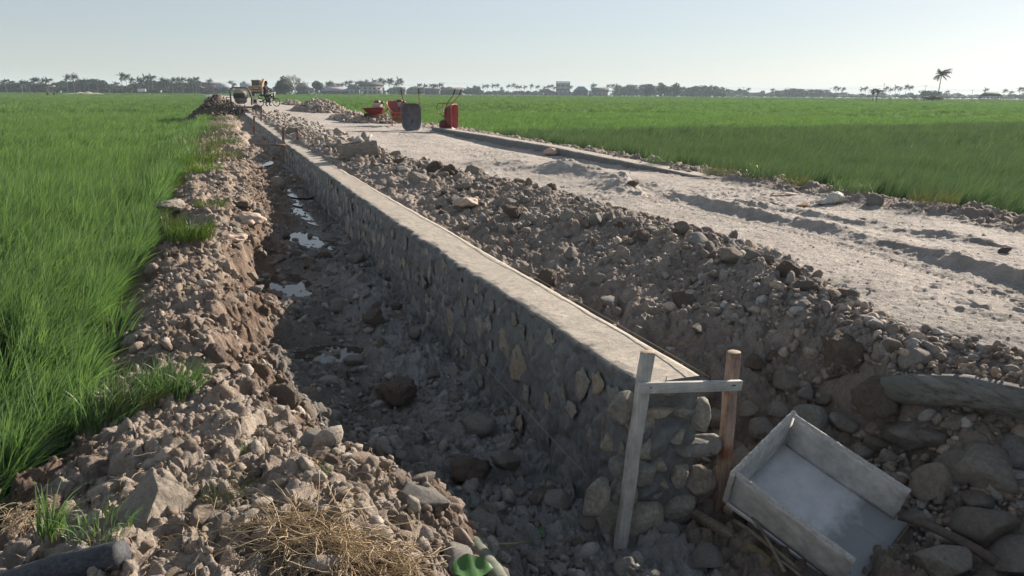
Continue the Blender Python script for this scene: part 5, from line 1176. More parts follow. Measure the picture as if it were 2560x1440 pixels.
def person(name, joints, edges, radii, root, mat, label):
    me = bpy.data.meshes.new(name); me.from_pydata([Vector(j) for j in joints], edges, []); o = bpy.data.objects.new(name, me); COL.objects.link(o)
    sk = o.modifiers.new('skin', 'SKIN'); sk.use_smooth_shade = True
    for v, r in zip(me.skin_vertices[0].data, radii): v.radius = (r, r) if not isinstance(r, tuple) else r
    me.skin_vertices[0].data[0].use_root = True; ss = o.modifiers.new('s', 'SUBSURF'); ss.levels = 1; ss.render_levels = 2; me.materials.append(mat); return o
M_cloth = simple('dark_navy_clothes', (.018, .022, .035), (.03, .034, .045), .9, 10); M_skin = simple('brown_skin', (.22, .12, .08), None, .6); M_hair = simple('black_hair', (.012, .011, .011), None, .7); M_whitec = simple('plain_white', (.6, .6, .62), None, .8)
J = [(-.2, 0, .92), (-.17, 0, 1.15), (-.12, 0, 1.38), (-.10, 0, 1.50), (-.06, 0, 1.66),
     (-.12, .19, 1.40), (.02, .27, 1.18), (.28, .30, 1.06), (-.12, -.19, 1.40), (.02, -.27, 1.18), (.28, -.30, 1.06),
     (-.2, .12, .88), (.0, .24, .5), (-.05, .27, .10), (.12, .28, .05), (-.2, -.12, .88), (.0, -.24, .5), (-.05, -.27, .10), (.12, -.28, .05)]
Ed = [(0, 1), (1, 2), (2, 3), (3, 4), (2, 5), (5, 6), (6, 7), (2, 8), (8, 9), (9, 10), (0, 11), (11, 12), (12, 13), (13, 14), (0, 15), (15, 16), (16, 17), (17, 18)]
Rd = [(.16, .13), (.15, .12), (.17, .12), .06, .10, .075, .05, .035, .075, .05, .035, .10, .065, .05, .04, .10, .065, .05, .04]
rider = person('person', J, Ed, Rd, None, M_cloth, ''); rider.location = bp; rider.rotation_euler = (0, 0, brz); tag(rider, 'person in dark clothes with a white back patch, standing astride the motorcycle', 'person')
q = MB(); Vr, Fr = ico(3); q.add(Vr*[.105, .095, .13]+[-.05, 0, 1.665], Fr); q.build('head', M_skin, rider, smooth=True); q = MB(); V_ = Vr*[.118, .108, .125]; q.add(V_[:, :]+[-.065, 0, 1.70], Fr); q.build('hair', M_hair, rider, smooth=True)
q = MB(); q.box((-.285, -.02, 1.30), (.03, .26, .20)); q.build('white_patch', M_whitec, rider, bevel=.01)  # small white block on the back of the shirt
for s in (-1, 1): q = MB(); q.add(Vr*[.06, .03, .035]+[.31, s*.30, 1.05], Fr); q.build('hand', M_skin, rider, smooth=True)

# ------------------------------------------------------------------ excavator
ep = atD(645, 240, 150.0); ep[2] = .45; ex = empty('excavator', ep, -math.atan2(ep[0], ep[1])-R(12)); tag(ex, 'yellow excavator seen from behind on the far road', 'excavator'); sE = 1.0
M_yp = simple('excavator_yellow', (.38, .20, .06), (.28, .16, .06), .5, 2); M_gl = simple('cab_glass', (.05, .06, .07), None, .1)
for x in (-.95, .95):
    q = MB(); q.box((x, 0, .42), (.5, 3.4, .8)); tr = q.build('track', M_dark, ex, bevel=.2)
q = MB(); q.box((0, 0, .75), (1.4, 2.2, .4)); q.build('undercarriage', M_dark, ex)
q = MB(); q.box((0, -1.3, 1.45), (2.45, .9, .95)); cw = q.build('counterweight', M_yp, ex, bevel=.15); q = MB(); q.box((.15, -1.76, 1.42), (1.25, .02, .45)); q.build('rear_panel', M_dark, cw); q = MB(); q.box((.15, -1.785, 1.5), (1.0, .02, .12)); q.build('panel_strip', M_whitec, cw)
q = MB(); q.box((.3, .1, 1.5), (1.9, 2.0, 1.0)); q.build('engine_housing', M_yp, ex, bevel=.08); q = MB(); q.box((-.2, .4, 2.35), (1.4, 1.5, .95)); cb = q.build('cab', M_gl, ex, bevel=.05); q = MB(); q.box((-.2, .4, 2.88), (1.55, 1.7, .16)); q.build('cab_roof', M_yp, cb, bevel=.04)
q = MB(); q.tube([(.75, -.6, 1.9), (.75, -.6, 2.9)], .1, 8); q.build('exhaust_stack', M_dark, ex); q = MB(); q.beam((.4, 1.0, 1.6), (.4, 3.8, 3.0), .4, .5); q.beam((.4, 3.8, 3.0), (.4, 5.6, 1.2), .3, .4); q.box((.4, 5.7, .9), (.9, .6, .7)); q.build('boom', M_yp, ex, bevel=.04)

# ------------------------------------------------------------------ far belt: palms, trees, houses, poles
def far_leaf(name, c1, c2): 
    m, t, b, N, L = nodes(name); oi = N('ShaderNodeObjectInfo'); c = ramp(t, oi.outputs['Random'], [(0, c1), (1, c2)])
    c = mixc(t, 1.0, c, ramp(t, noise_n(t, .6, 3, .6), [(.35, .7), (.65, 1.3)]), 'MULTIPLY'); L(c, b.inputs['Base Color']); b.inputs['Roughness'].default_value = .6; b.inputs['Specular IOR Level'].default_value = .3; return m
M_palm = far_leaf('palm_frond', (.03, .05, .028), (.05, .07, .038)); M_tree = far_leaf('tree_foliage', (.016, .036, .018), (.03, .052, .026)); M_trunk = simple('tree_bark', (.16, .14, .115), (.22, .19, .16), .9, .5)
M_tree2 = far_leaf('olive_foliage', (.075, .085, .045), (.10, .11, .06))
def palm_protos():
    out = []
    for s in range(7):
        g = np.random.default_rng(300+s); H = 10.0; lean = g.uniform(-.9, .9)
        q = MB(); tp = [(lean*(f_**1.6), 0, H*f_) for f_ in np.linspace(0, 1, 7)]; q.tube(tp, [.22, .17, .15, .14, .13, .12, .12], 7); tm = q
        V = []; F = []; nv = 0; top = np.array(tp[-1]); nf = 24
        for k in range(nf):
            a = k*2.4+g.normal(0, .2); el = g.uniform(-.35, 1.35) if k > 8 else g.uniform(.6, 1.5); L_ = g.uniform(2.9, 3.9); d = np.array([math.cos(a)*math.cos(el), math.sin(a)*math.cos(el), math.sin(el)]); p = top.copy(); pts = [p.copy()]; ds = []
            for i in range(8):
                d = d+np.array([.085, -.03, -.17]); d /= np.linalg.norm(d); p = p+d*L_/8; pts.append(p.copy()); ds.append(d.copy())
            pts = np.array(pts); sd = np.cross(d, [0, 0, 1.0]); sd /= np.linalg.norm(sd)+1e-9
            for i in range(8):
                for h_ in (0, .5):
                    c = pts[i]*(1-h_)+pts[i+1]*h_; f_ = (i+h_)/8; ll = .95*math.sin(math.pi*min(.97, .12+f_*.9))**.6*g.uniform(.75, 1.15)
                    for sgn in (-1, 1):
                        tip = c+sd*sgn*ll*.75+ds[i]*ll*.45+np.array([.12*ll, 0, -ll*g.uniform(.35, .7)]); wv = ds[i]*.13
                        V += [c-wv, c+wv, tip]; F.append([nv, nv+1, nv+2]); nv += 3
            q2 = MB(); q2.tube(pts, .035, 3, False); V += list(np.concatenate(q2.V)); f4 = np.concatenate(q2.Q)
            for r_ in f4: F.append([nv+r_[0], nv+r_[1], nv+r_[2]]); F.append([nv+r_[0], nv+r_[2], nv+r_[3]])
            nv += sum(len(v) for v in q2.V)
        out.append((tm, np.array(V), np.array(F)))
    return out
FARM = {}
def mdata(name, V, F, mat, smooth=False):
    o = mesh_np(name, V, F, mat, None, smooth); me = o.data; bpy.data.objects.remove(o); return me
pp = []
for tm, V, F in palm_protos():
    o = tm.build('trunk', M_trunk, smooth=True); md = o.data; bpy.data.objects.remove(o); pp.append((md, mdata('crown', V, F, M_palm)))
def crown_mesh(seed, n, rx, ry, rz, lumps=9, leaf=.55):
    g = np.random.default_rng(seed); c = []; 
    for k in range(lumps):
        d = g.normal(size=3); d /= np.linalg.norm(d); c.append((d*g.uniform(.25, .72), g.uniform(.28, .5)))
    P = []
    for k in range(n):
        cc, r = c[g.integers(lumps)]; d = g.normal(size=3); d /= np.linalg.norm(d); P.append(cc+d*r*g.uniform(.75, 1.08))
    P = np.array(P)*[rx, ry, rz]; s = leaf*g.uniform(.5, 1.3, n)
    A = g.normal(size=(n, 3)); A /= np.linalg.norm(A, axis=1)[:, None]; B = np.cross(A, g.normal(size=(n, 3))); B /= np.linalg.norm(B, axis=1)[:, None]
    V = np.stack([P-A*s[:, None]*.5, P+B*s[:, None]*.35, P+A*s[:, None]*.6, P-B*s[:, None]*.35], 1).reshape(-1, 3)
    return V, np.arange(4*n).reshape(n, 4)
tt3 = []
for s in range(7):
    V, F = crown_mesh(400+s, 2000, 4.2, 4.2, 4.3, 14, .75); V[:, 2] += 4.7; V[:, 2] = np.where(V[:, 2] < 1.2, rng.random(len(V))*3.0, V[:, 2])
    q = MB(); g = np.random.default_rng(s); q.tube([(0, 0, 0), (.1, 0, 2), (.2, .1, 4), (0, .2, 6)], [.3, .25, .2, .12], 7)
    for k in range(5): a = k*1.3; q.tube([(.1, 0, 2.6+.3*k), (1.2*math.cos(a), 1.2*math.sin(a), 4.4+.3*k), (2.4*math.cos(a), 2.4*math.sin(a), 6+.3*k)], [.14, .1, .05], 5)
    o = q.build('trunk', M_trunk, smooth=True); md = o.data; bpy.data.objects.remove(o); tt3.append((md, mdata('crown', V, F, M_tree)))
def mk(name, pair, p, sc_, rz, label, cat, group=None, mat=None):
    r = empty(name, p, rz); r.scale = sc_; tag(r, label, cat, group)
    for nm, md in (('trunk', pair[0]), ('crown', pair[1])):
        o = bpy.data.objects.new(nm, md); COL.objects.link(o); o.parent = r
        if mat and nm == 'crown': o.material_slots[0].link = 'OBJECT'; o.material_slots[0].material = mat
    return r
def eline(px): return 227.3+(px-250)*.0083
def palmat(px, top, D, label, group=None, k=1.0):
    zt_ = atD(px, top, D)[2]; p = atD(px, 235, D); z0 = -.3; h_ = max(3.5, zt_-z0)/1.22
    hs = h_/10.0; cs = min(1.25, max(.75, hs*1.0))
    mk('coconut_palm', random.choice(pp), (p[0], p[1], z0), (cs*k, cs*k, hs), -math.atan2(p[0], p[1])+random.uniform(-.5, .5), label, 'palm', group)
GL = 'palms left of the mixer'; lab1 = 'wind bent coconut palm in the far tree line left of the mixer'
for px, ty in [(18, 197), (30, 200), (57, 200), (75, 202), (90, 192), (98, 195), (111, 195), (124, 194), (170, 187), (187, 184), (214, 197), (224, 197), (245, 200), (268, 208), (276, 212), (292, 205), (330, 195), (348, 192), (352, 200), (366, 186), (372, 190), (383, 186), (406, 195), (418, 197), (424, 199), (433, 195), (445, 195), (458, 193), (475, 194), (484, 197), (491, 191), (498, 202)]:
    palmat(px, ty, 430+random.uniform(-25, 25), lab1, GL)
palmat(307, 183, 400, 'tallest coconut palm of the tree line left of the mixer'); palmat(318, 184, 405, 'coconut palm just right of the tallest one left of the mixer')
palmat(528, 197, 470, 'single small palm rising behind the long reddish house')
lab2 = 'coconut palm among the houses between the mixer and the red wheelbarrow'; GM = 'palms among the houses'
for px, ty in [(575, 203), (584, 208), (608, 204), (635, 203), (648, 200), (819, 203), (826, 202), (845, 208), (855, 207), (868, 202), (878, 200), (891, 202), (901, 201), (914, 200), (934, 197), (944, 203), (953, 194), (960, 199), (973, 194), (978, 199), (997, 193), (1003, 200), (990, 206), (1047, 208), (1061, 210), (1077, 209), (1084, 211), (1091, 210), (1099, 207)]:
    palmat(px, ty, 480+random.uniform(-15, 50), lab2, GM)
lab3 = 'small hazy coconut palm in the far line right of the red wheelbarrow'; GR = 'hazy palms in the middle'
for px, ty in [(1156, 219), (1169, 216), (1185, 214), (1195, 217), (1209, 211), (1218, 211), (1232, 209), (1243, 209), (1252, 218), (1272, 211), (1283, 208), (1293, 213), (1301, 214), (1312, 213), (1327, 211), (1345, 213), (1361, 216), (1370, 212), (1380, 211), (1387, 216), (1426, 214), (1478, 211), (1485, 208), (1519, 210), (1530, 209), (1540, 210), (1548, 213), (1569, 210), (1580, 213), (1600, 211), (1605, 211), (1640, 224), (1665, 222), (1745, 216), (1755, 217), (1776, 213), (1785, 221), (1805, 219), (1815, 222), (1846, 221)]:
    palmat(px, ty, 620+random.uniform(-20, 60), lab3, GR)
lab4 = 'pale hazy coconut palm on the far horizon at the right'; GH_ = 'palms on the right horizon'
for px, ty in [(1871, 219), (1905, 226), (1932, 221), (1962, 222), (2088, 214), (2094, 217), (2106, 219), (2153, 218), (2163, 216), (2214, 216), (2224, 220), (2238, 213), (2249, 217), (2263, 211), (2277, 214), (2369, 226), (2463, 219), (2510, 222), (2526, 227), (2550, 217), (2557, 217), (2350, 228)]:
    palmat(px, ty, 640+random.uniform(-20, 40), lab4, GH_)
palmat(2183, 221, 240, 'young coconut palm standing nearer than the rest, left of the white marker', k=.8); palmat(2193, 223, 235, 'second young palm with drooping fronds left of the white marker', k=1.0)
palmat(2345, 171, 330, 'lone tall wind blown coconut palm standing high above the right field', k=1.2)
# leafy trees
def treeat(px, top, D, label, group=None, w_=1.0, mat=None, nm='broadleaf_tree'):
    zt_ = atD(px, top, D)[2]; p = atD(px, 235, D); h_ = max(2.0, zt_+.3); hs = h_/9.3
    mk(nm, random.choice(tt3), (p[0], p[1], -.3), (max(hs, .5)*w_, max(hs, .5)*w_, hs), random.uniform(0, 6.28), label, 'tree', group, mat)
def belt(x0, x1, n, t0, t1, D, label, group, w_=1.3, mat=None):
    for k in range(n): treeat(x0+(x1-x0)*(k+.5)/n+random.uniform(-4, 4), random.uniform(t0, t1), D+random.uniform(-18, 22), label, group, w_, mat)
belt(-30, 150, 26, 203, 211, 450, 'dark leafy tree in the belt at the far left behind the rice', 'trees at the far left')
belt(152, 262, 22, 193, 203, 455, 'dense dark tree of the tall clump right of the yellow machine', 'trees of the tall clump', 1.2)
belt(262, 330, 8, 208, 215, 450, 'low tree between the tall clump and the tallest palms', 'low trees by the tallest palms')
belt(325, 500, 24, 199, 212, 455, 'leafy tree under the palms left of the long reddish house', 'trees left of the reddish house')
belt(500, 700, 12, 214, 220, 520, 'low tree behind the sheds and the mixer', 'trees behind the mixer', 1.5)
belt(745, 1010, 12, 212, 219, 520, 'small tree between the far village houses', 'trees between the village houses', 1.4)
belt(1005, 1200, 14, 215, 223, 560, 'low tree behind the barn and shed right of the village', 'trees behind the barn', 1.5)
belt(1195, 1460, 16, 222, 229, 660, 'pale low tree in the hazy belt left of the tall framed block', 'trees near the framed block', 1.8)
belt(1540, 1800, 30, 208, 222, 680, 'hazy rounded tree in the long belt right of the framed block', 'trees right of the framed block', 1.3)
belt(1790, 2080, 24, 221, 232, 850, 'very pale tree in the thin belt on the right horizon', 'pale trees on the horizon', 1.9)
belt(1945, 2050, 10, 217, 224, 800, 'pale tree in the raised clump of the right horizon', 'pale trees of the raised clump', 1.6)
belt(2050, 2620, 34, 229, 237, 900, 'faint tree in the low belt at the far right', 'faint trees at the far right', 2.2)
belt(-30, 560, 34, 214, 221, 440, 'low bush along the foot of the left tree line', 'bushes under the left trees', 2.2)
belt(760, 1180, 18, 221, 226, 540, 'low bush between the village houses and the field', 'bushes by the village', 2.0)
belt(1185, 1440, 16, 228, 232, 650, 'low hazy bush at the field edge left of the framed block', 'bushes left of the framed block', 2.8)
belt(1530, 1810, 20, 226, 231, 660, 'low hazy bush at the foot of the long belt', 'bushes under the long belt', 2.6)
belt(1800, 2600, 40, 233, 239, 820, 'very low pale bush on the right horizon', 'bushes on the right horizon', 4.0)
for px, ty, lb in [(1038, 213, 'rounded tree standing alone right of the village'), (1190, 211, 'dark rounded tree near the middle of the far line'), (1621, 208, 'tall rounded hazy tree right of the framed block'), (1690, 205, 'highest hazy tree crown of the right hand belt'), (1655, 206, 'sparse topped hazy tree in the right hand belt')]: treeat(px, ty, 600, lb, None, 1.1)
treeat(712, 187, 330, 'tall dark tree beside the bare tree above the road', None, 1.0); treeat(697, 199, 330, 'shorter dark tree left of the tall dark tree', None, .8); treeat(723, 200, 332, 'dark bush crown under the bare tree', None, .9); treeat(794, 196, 420, 'dark round tree between the timber house and the long shed', None, .95); treeat(2328, 222, 640, 'wide flat crowned tree left of the lone palm', None, 2.2)
treeat(325, 214, 400, 'olive coloured bush below the tallest palms', None, 1.1, M_tree2, 'bush'); treeat(455, 209, 425, 'olive tree in front of the palms', None, 1.0, M_tree2, 'bush'); treeat(2337, 237, 330, 'low bush at the foot of the lone palm', None, 2.2, None, 'bush'); treeat(2285, 236, 600, 'olive bush right of the palm row', None, 1.6, M_tree2, 'bush')
# bare tree
M_bare = simple('pale_bark', (.36, .33, .29), (.28, .25, .22), .9, 1)
bt = atD(736, 235, 320); bz = -.3; Hbt = atD(736, 184, 320)[2]-bz; q = MB(); g = np.random.default_rng(9)
tr = empty('bare_tree', (bt[0], bt[1], bz)); tag(tr, 'leafless pale tree with a fan of fine branches above the road', 'tree'); q.tube([(0, 0, 0), (.1, 0, Hbt*.2), (.0, 0, Hbt*.38)], [.22, .17, .15], 7); q.build('trunk', M_bare, tr, smooth=True); q = MB()
def br(p, d, L_, r, dep):
    pts = [p]; 
    for i in range(3): d = d+g.normal(0, .10, 3)+np.array([0, 0, .06]); d /= np.linalg.norm(d); pts.append(pts[-1]+d*L_/3)
    q.tube(pts, np.linspace(r, r*.6, 4), 4, False)
    if dep:
        for k in range(4 if dep > 1 else 5): e = d+g.normal(0, .42, 3); e /= np.linalg.norm(e); br(pts[-1] if k else pts[-2], e, L_*.68, r*.55, dep-1)
for k in range(9): a = k*.7; e = np.array([math.cos(a)*.85, math.sin(a)*.85, 1.0]); e /= np.linalg.norm(e); br(np.array([0, 0, Hbt*(.28+.1*(k % 2))]), e, Hbt*.27, .15, 3)
q.build('branches', M_bare, tr)

# buildings
def hm(n, c, c2=None): return simple(n, c, c2, .85, .6)
MW = {'red': hm('red_brown_wall', (.15, .075, .065), (.19, .10, .085)), 'dark': hm('dark_timber_wall', (.045, .05, .06), (.07, .075, .085)), 'grey': hm('grey_render', (.24, .24, .23), (.30, .30, .29)), 'pale': hm('pale_render', (.40, .40, .40), (.48, .48, .47)), 'blue': hm('blue_grey_wall', (.07, .09, .12), (.10, .12, .15))}
MR = {'zinc': simple('zinc_roof', (.22, .25, .29), (.29, .32, .36), .7, .5), 'dark': hm('dark_tile_roof', (.06, .06, .07), (.09, .085, .09)), 'red': hm('red_tile_roof', (.17, .075, .06), (.21, .10, .08)), 'blue': hm('blue_roof', (.06, .12, .18), (.08, .15, .21)), 'brown': hm('brown_roof', (.12, .10, .085), (.15, .125, .11))}
M_win = simple('dark_window', (.03, .035, .04), None, .3); M_wht = simple('white_paint', (.82, .82, .8), (.78, .78, .76), .7)
def house(px0, px1, ptop, D, wall, roof, style, label, name='house', wallf=.6, depth=8, nw=3, porch=False):
    pc = atD((px0+px1)/2, 235, D); Wd = (px1-px0)/FPX*D*1.02; Ht = atD((px0+px1)/2, ptop, D)[2]+.3; r = empty(name, (pc[0], pc[1], -.3), -math.atan2(pc[0], pc[1])+R(random.uniform(-12, 12)) if style != 'block' else -math.atan2(pc[0], pc[1])); tag(r, label, 'house' if name == 'house' else name.replace('_', ' '))
    Hw = Ht*wallf; w2 = Wd/2; d2 = depth/2
    if style == 'block': Hw = Ht
    q = MB(); q.box((0, 0, Hw/2), (Wd*.92, depth, Hw)); wl = q.build('wall', MW[wall], r)
    for k in range(nw):
        x = -Wd*.4+Wd*.8*(k+.5)/nw
        if style == 'two':
            q = MB(); q.box((x, -d2-.02, Hw*.75), (Wd*.1, .08, Hw*.2)); q.build('window', M_win, r)
        q = MB(); hh = .30 if style != 'block' else .12; q.box((x, -d2-.02, Hw*(.30 if style == 'two' else .5)), (Wd*.09, .08, Hw*(.25 if style == 'two' else .42))); q.build('window' if k != 1 else 'door', M_win, r)
    if style == 'two':
        q = MB(); q.box((0, -d2-.7, Hw*.52), (Wd*.98, 1.5, .18)); q.build('balcony', MW['red'], r)
        for k in range(5): x = -Wd*.45+Wd*.9*k/4; q = MB(); q.box((x, -d2-1.3, Hw*.26), (.22, .22, Hw*.52)); q.build('column', M_wht, r)
    e = .6
    if style in ('gable', 'two', 'long'):
        q = MB(); x = w2+.2; y = d2+e; V = [[-x, -y, Hw-.1], [x, -y, Hw-.1], [x, y, Hw-.1], [-x, y, Hw-.1], [-x*.98, 0, Ht], [x*.98, 0, Ht]]; q.add(V, [[0, 1, 5, 4], [2, 3, 4, 5], [0, 3, 2, 1]]); q.T.append(np.array([[0, 4, 3], [1, 2, 5]])+q.n-6); q.build('roof', MR[roof], r)
    elif style == 'hip':
        q = MB(); x = w2+e; y = d2+e; V = [[-x, -y, Hw-.1], [x, -y, Hw-.1], [x, y, Hw-.1], [-x, y, Hw-.1], [-x*.35, -y*.3, Ht], [x*.35, -y*.3, Ht], [x*.35, y*.3, Ht], [-x*.35, y*.3, Ht]]; q.add(V, [[0, 3, 2, 1], [0, 1, 5, 4], [1, 2, 6, 5], [2, 3, 7, 6], [3, 0, 4, 7], [4, 5, 6, 7]]); q.build('roof', MR[roof], r)
    else: q = MB(); q.box((0, 0, Ht+.1), (Wd*.96, depth+.4, .22)); q.build('roof', MR[roof], r)
    return r
house(57, 81, 206, 440, 'grey', 'zinc', 'block', 'plain grey walled block among the trees at the far left', 'block_building', nw=2)
house(398, 500, 207, 462, 'red', 'red', 'hip', 'long reddish roofed house mostly hidden behind palms', depth=10, nw=4)
house(505, 549, 206, 470, 'red', 'dark', 'long', 'reddish two storey building left of the blue roofed shed', 'house', .85, nw=3)
house(546, 575, 209, 455, 'blue', 'zinc', 'long', 'shed with a pale blue zinc roof left of the mixer', 'shed', .5)
house(605, 640, 208, 500, 'grey', 'zinc', 'gable', 'grey roofed shed behind the mixer', 'shed', .4)
house(742, 771, 207, 430, 'dark', 'dark', 'hip', 'dark timber house with a tall hipped roof', 'house', .5)
house(820, 850, 208, 520, 'red', 'red', 'gable', 'red gabled roof behind the long white roofed shed', 'house', .4)
house(802, 866, 217, 470, 'dark', 'zinc', 'long', 'long low shed with a whitish roof', 'shed', .5, nw=5)
house(866, 900, 211, 480, 'pale', 'brown', 'hip', 'pale house with a brown roof left of the two storey house', 'house', .6)
house(902, 954, 205, 475, 'pale', 'dark', 'two', 'two storey house with balcony, white columns and a dark gabled roof', 'house', .68, nw=4)
house(998, 1013, 218, 470, 'dark', 'dark', 'gable', 'small dark hut right of the tall palms', 'hut', .5, nw=1)
house(1064, 1099, 220, 520, 'blue', 'brown', 'long', 'dark blue shed in front of low palms', 'shed', .75)
house(1102, 1157, 219, 530, 'dark', 'brown', 'gable', 'wide barn with a low pitched roof', 'barn', .5, nw=4)
house(1348, 1382, 222, 600, 'grey', 'brown', 'hip', 'hazy brown roofed house left of the tall framed block', 'house', .5)
house(1435, 1470, 216, 590, 'blue', 'blue', 'hip', 'house with a steep blue roof right of the framed block', 'house', .5)
house(1471, 1480, 227, 600, 'pale', 'zinc', 'block', 'small pale square hut between two roofs', 'hut', nw=1)
house(1480, 1520, 219, 600, 'grey', 'brown', 'gable', 'hazy house with a brown ridge roof', 'house', .5)
house(1716, 1775, 229, 690, 'dark', 'brown', 'long', 'low dark shed row in front of the hazy belt', 'shed', .7, nw=5)
# tall framed block
fb = atD(1407, 235, 590); r = empty('framed_building', (fb[0], fb[1], -.3), -math.atan2(fb[0], fb[1])); tag(r, 'tall unfinished framed building clad in pale panels above the low roofs', 'building'); Wd = 32/FPX*590; Ht = atD(1407, 204, 590)[2]+.3
q = MB(); q.box((0, 0, Ht*.25), (Wd*.95, 8, Ht*.5)); q.build('wall', MW['grey'], r); M_pan = simple('pale_panel', (.30, .33, .36), (.36, .39, .41), .7, .4)
for i in range(3):
    for j in range(2): q = MB(); q.box((-Wd/3+Wd/3*i, -3.9, Ht*(.58+.24*j)), (Wd/3-.5, .2, Ht*.22)); q.build('panel', M_pan, r)
q = MB()
for i in range(4): q.box((-Wd/2+Wd/3*i, -4, Ht*.5), (.35, .35, Ht)); q.box((-Wd/2+Wd/3*i, 4, Ht*.5), (.35, .35, Ht))
for j in (.47, .7, .985): q.box((0, -4.05, Ht*j), (Wd, .3, .4)); q.box((0, 4.05, Ht*j), (Wd, .3, .4)); q.box((-Wd/2, 0, Ht*j), (.3, 8, .35)); q.box((Wd/2, 0, Ht*j), (.3, 8, .35))
q.build('frame', MW['dark'], r)
# open sheds
def pavilion(px0, px1, ptop, D, label, roofm, nm='pavilion', flat=False):
    pc = atD((px0+px1)/2, 240, D); Wd = (px1-px0)/FPX*D; Ht = atD((px0+px1)/2, ptop, D)[2]+.3; r = empty(nm, (pc[0], pc[1], -.3), -math.atan2(pc[0], pc[1])+.15); tag(r, label, 'hut'); x = Wd/2; y = Wd*.35
    for sx_ in (-.8, .8):
        for sy_ in (-.8, .8): q = MB(); q.beam((sx_*x, sy_*y, 0), (sx_*x, sy_*y, Ht*.65), .14, .14); q.build('post', MW['dark'], r)
    q = MB(); q.box((0, 0, Ht*.28), (Wd*.75, y*1.5, .15)); q.build('floor_deck', MW['dark'], r)
    q = MB()
    if flat: q.box((0, 0, Ht*.9), (Wd, y*2, Ht*.12))
    else: q.add([[-x, -y, Ht*.6], [x, -y, Ht*.6], [x, y, Ht*.6], [-x, y, Ht*.6], [-x*.6, 0, Ht], [x*.6, 0, Ht]], [[0, 1, 5, 4], [2, 3, 4, 5], [0, 3, 2, 1]]); q.T.append(np.array([[0, 4, 3], [1, 2, 5]])+q.n-6)
    q.build('roof', roofm, r)
pavilion(2456, 2497, 231, 330, 'small open field hut on stilts at the far right', MR['brown']); pavilion(1514, 1536, 226, 480, 'open carport like shelter with a white roof edge', MR['zinc'], 'shelter', True)
# white field markers
for k, (px, y0_, y1_, D, lb) in enumerate([(152, 227, 232, 260, 'white bag on a stake right of the small yellow machine'), (403, 226, 232.5, 260, 'white marker in the field left of the soil pile'), (741, 227, 232, 300, 'white marker just left of the dark timber house'), (797, 226, 232, 300, 'white marker at the left end of the long shed'), (904, 231, 235.5, 300, 'white marker below the two storey house'), (1175, 236, 239.5, 320, 'tiny white marker right of the barn'), (1358, 232, 237, 320, 'white marker left of the tall framed block'), (1530, 239, 245, 210, 'white marker standing out in the field below the carport'), (1657, 235, 241, 300, 'white marker under the hazy belt'), (1872, 236, 239, 330, 'tiny pale marker on the right horizon'), (1934, 234, 238, 330, 'small white marker left of the raised clump'), (2225, 240, 250, 150, 'large white bag marker right of the two young palms'), (526, 237, 240, 120, 'round white object on the heap left of the mixer')]):
    a, b_ = atD(px, y1_, D), atD(px, y0_, D); wd = (y1_-y0_)*.6/FPX*D; r = empty('field_marker', a); tag(r, lb, 'marker'); h_ = b_[2]-a[2]
    q = MB(); q.tube([(0, 0, -1.2), (0, 0, h_*.5)], .03, 6); q.build('stake', MW['dark'], r); q = MB(); q.lathe([(0, 0), (wd*.35, .0), (wd*.5, h_*.6), (wd*.45, h_), (0, h_)], 12); q.build('bag', M_wht, r, smooth=True)
a = atD(355, 231, 300); q = MB(); q.box((0, 0, .7), (2.6, 1.2, 1.0)); q.build('white_tank', M_wht, bevel=.1, loc=a); tag(bpy.data.objects['white_tank'], 'white oblong tank lying low in front of the left tree line', 'tank')
# small yellow machine with flag
a = atD(127, 234, 250); a[2] = -.3; r = empty('field_machine', a, -math.atan2(a[0], a[1])); tag(r, 'small yellow brown field machine with a red and white canopy', 'machine'); M_y2 = simple('dusty_yellow', (.42, .33, .18), (.3, .22, .12), .7, 2)
for x in (-.75, .75): q = MB(); q.box((x, 0, .5), (.4, 1.8, .9)); q.build('track', M_dark, r, bevel=.15)
q = MB(); q.box((-.8, 0, 1.5), (.5, 1.2, 1.8)); q.build('elevator', M_y2, r, bevel=.1); q = MB(); q.box((.6, 0, 1.1), (.9, 1.2, .6)); q.build('engine_housing', M_y2, r, bevel=.1); q = MB(); q.box((.5, .1, 2.65), (1.7, 1.3, .16)); cn = q.build('canopy', M_wht, r); q = MB(); q.box((.5, .1, 2.85), (1.5, 1.1, .3), taper=.7); q.build('canopy_top', M_redp, cn)
for x in (-.1, 1.1): q = MB(); q.tube([(x, 0, 1), (x, 0, 2.6)], .04, 6); q.build('canopy_post', M_dark, r)
J2 = [(0, 0, .95), (0, 0, 1.2), (0, 0, 1.42), (0, 0, 1.55), (0, 0, 1.68), (0, .2, 1.42), (.15, .24, 1.15), (.35, .2, 1.05), (0, -.2, 1.42), (.15, -.24, 1.15), (.35, -.2, 1.05), (0, .1, .9), (0, .12, .5), (0, .12, .08), (0, -.1, .9), (0, -.12, .5), (0, -.12, .08)]
E2 = [(0, 1), (1, 2), (2, 3), (3, 4), (2, 5), (5, 6), (6, 7), (2, 8), (8, 9), (9, 10), (0, 11), (11, 12), (12, 13), (0, 14), (14, 15), (15, 16)]; R2 = [(.16, .12), (.15, .11), (.17, .11), .06, .1, .07, .05, .035, .07, .05, .035, .1, .07, .05, .1, .07, .05]
pw = person('person', J2, E2, R2, None, M_cloth, ''); pw.location = (a[0]+1.55, a[1]-.3, -.1); tag(pw, 'person in dark clothes standing at the right of the small yellow machine', 'person'); q = MB(); q.add(ico(2)[0]*[.1, .1, .13]+[0, 0, 1.68], ico(2)[1]); q.build('head', M_skin, pw, smooth=True)
q = MB(); n = 30; V = []; 
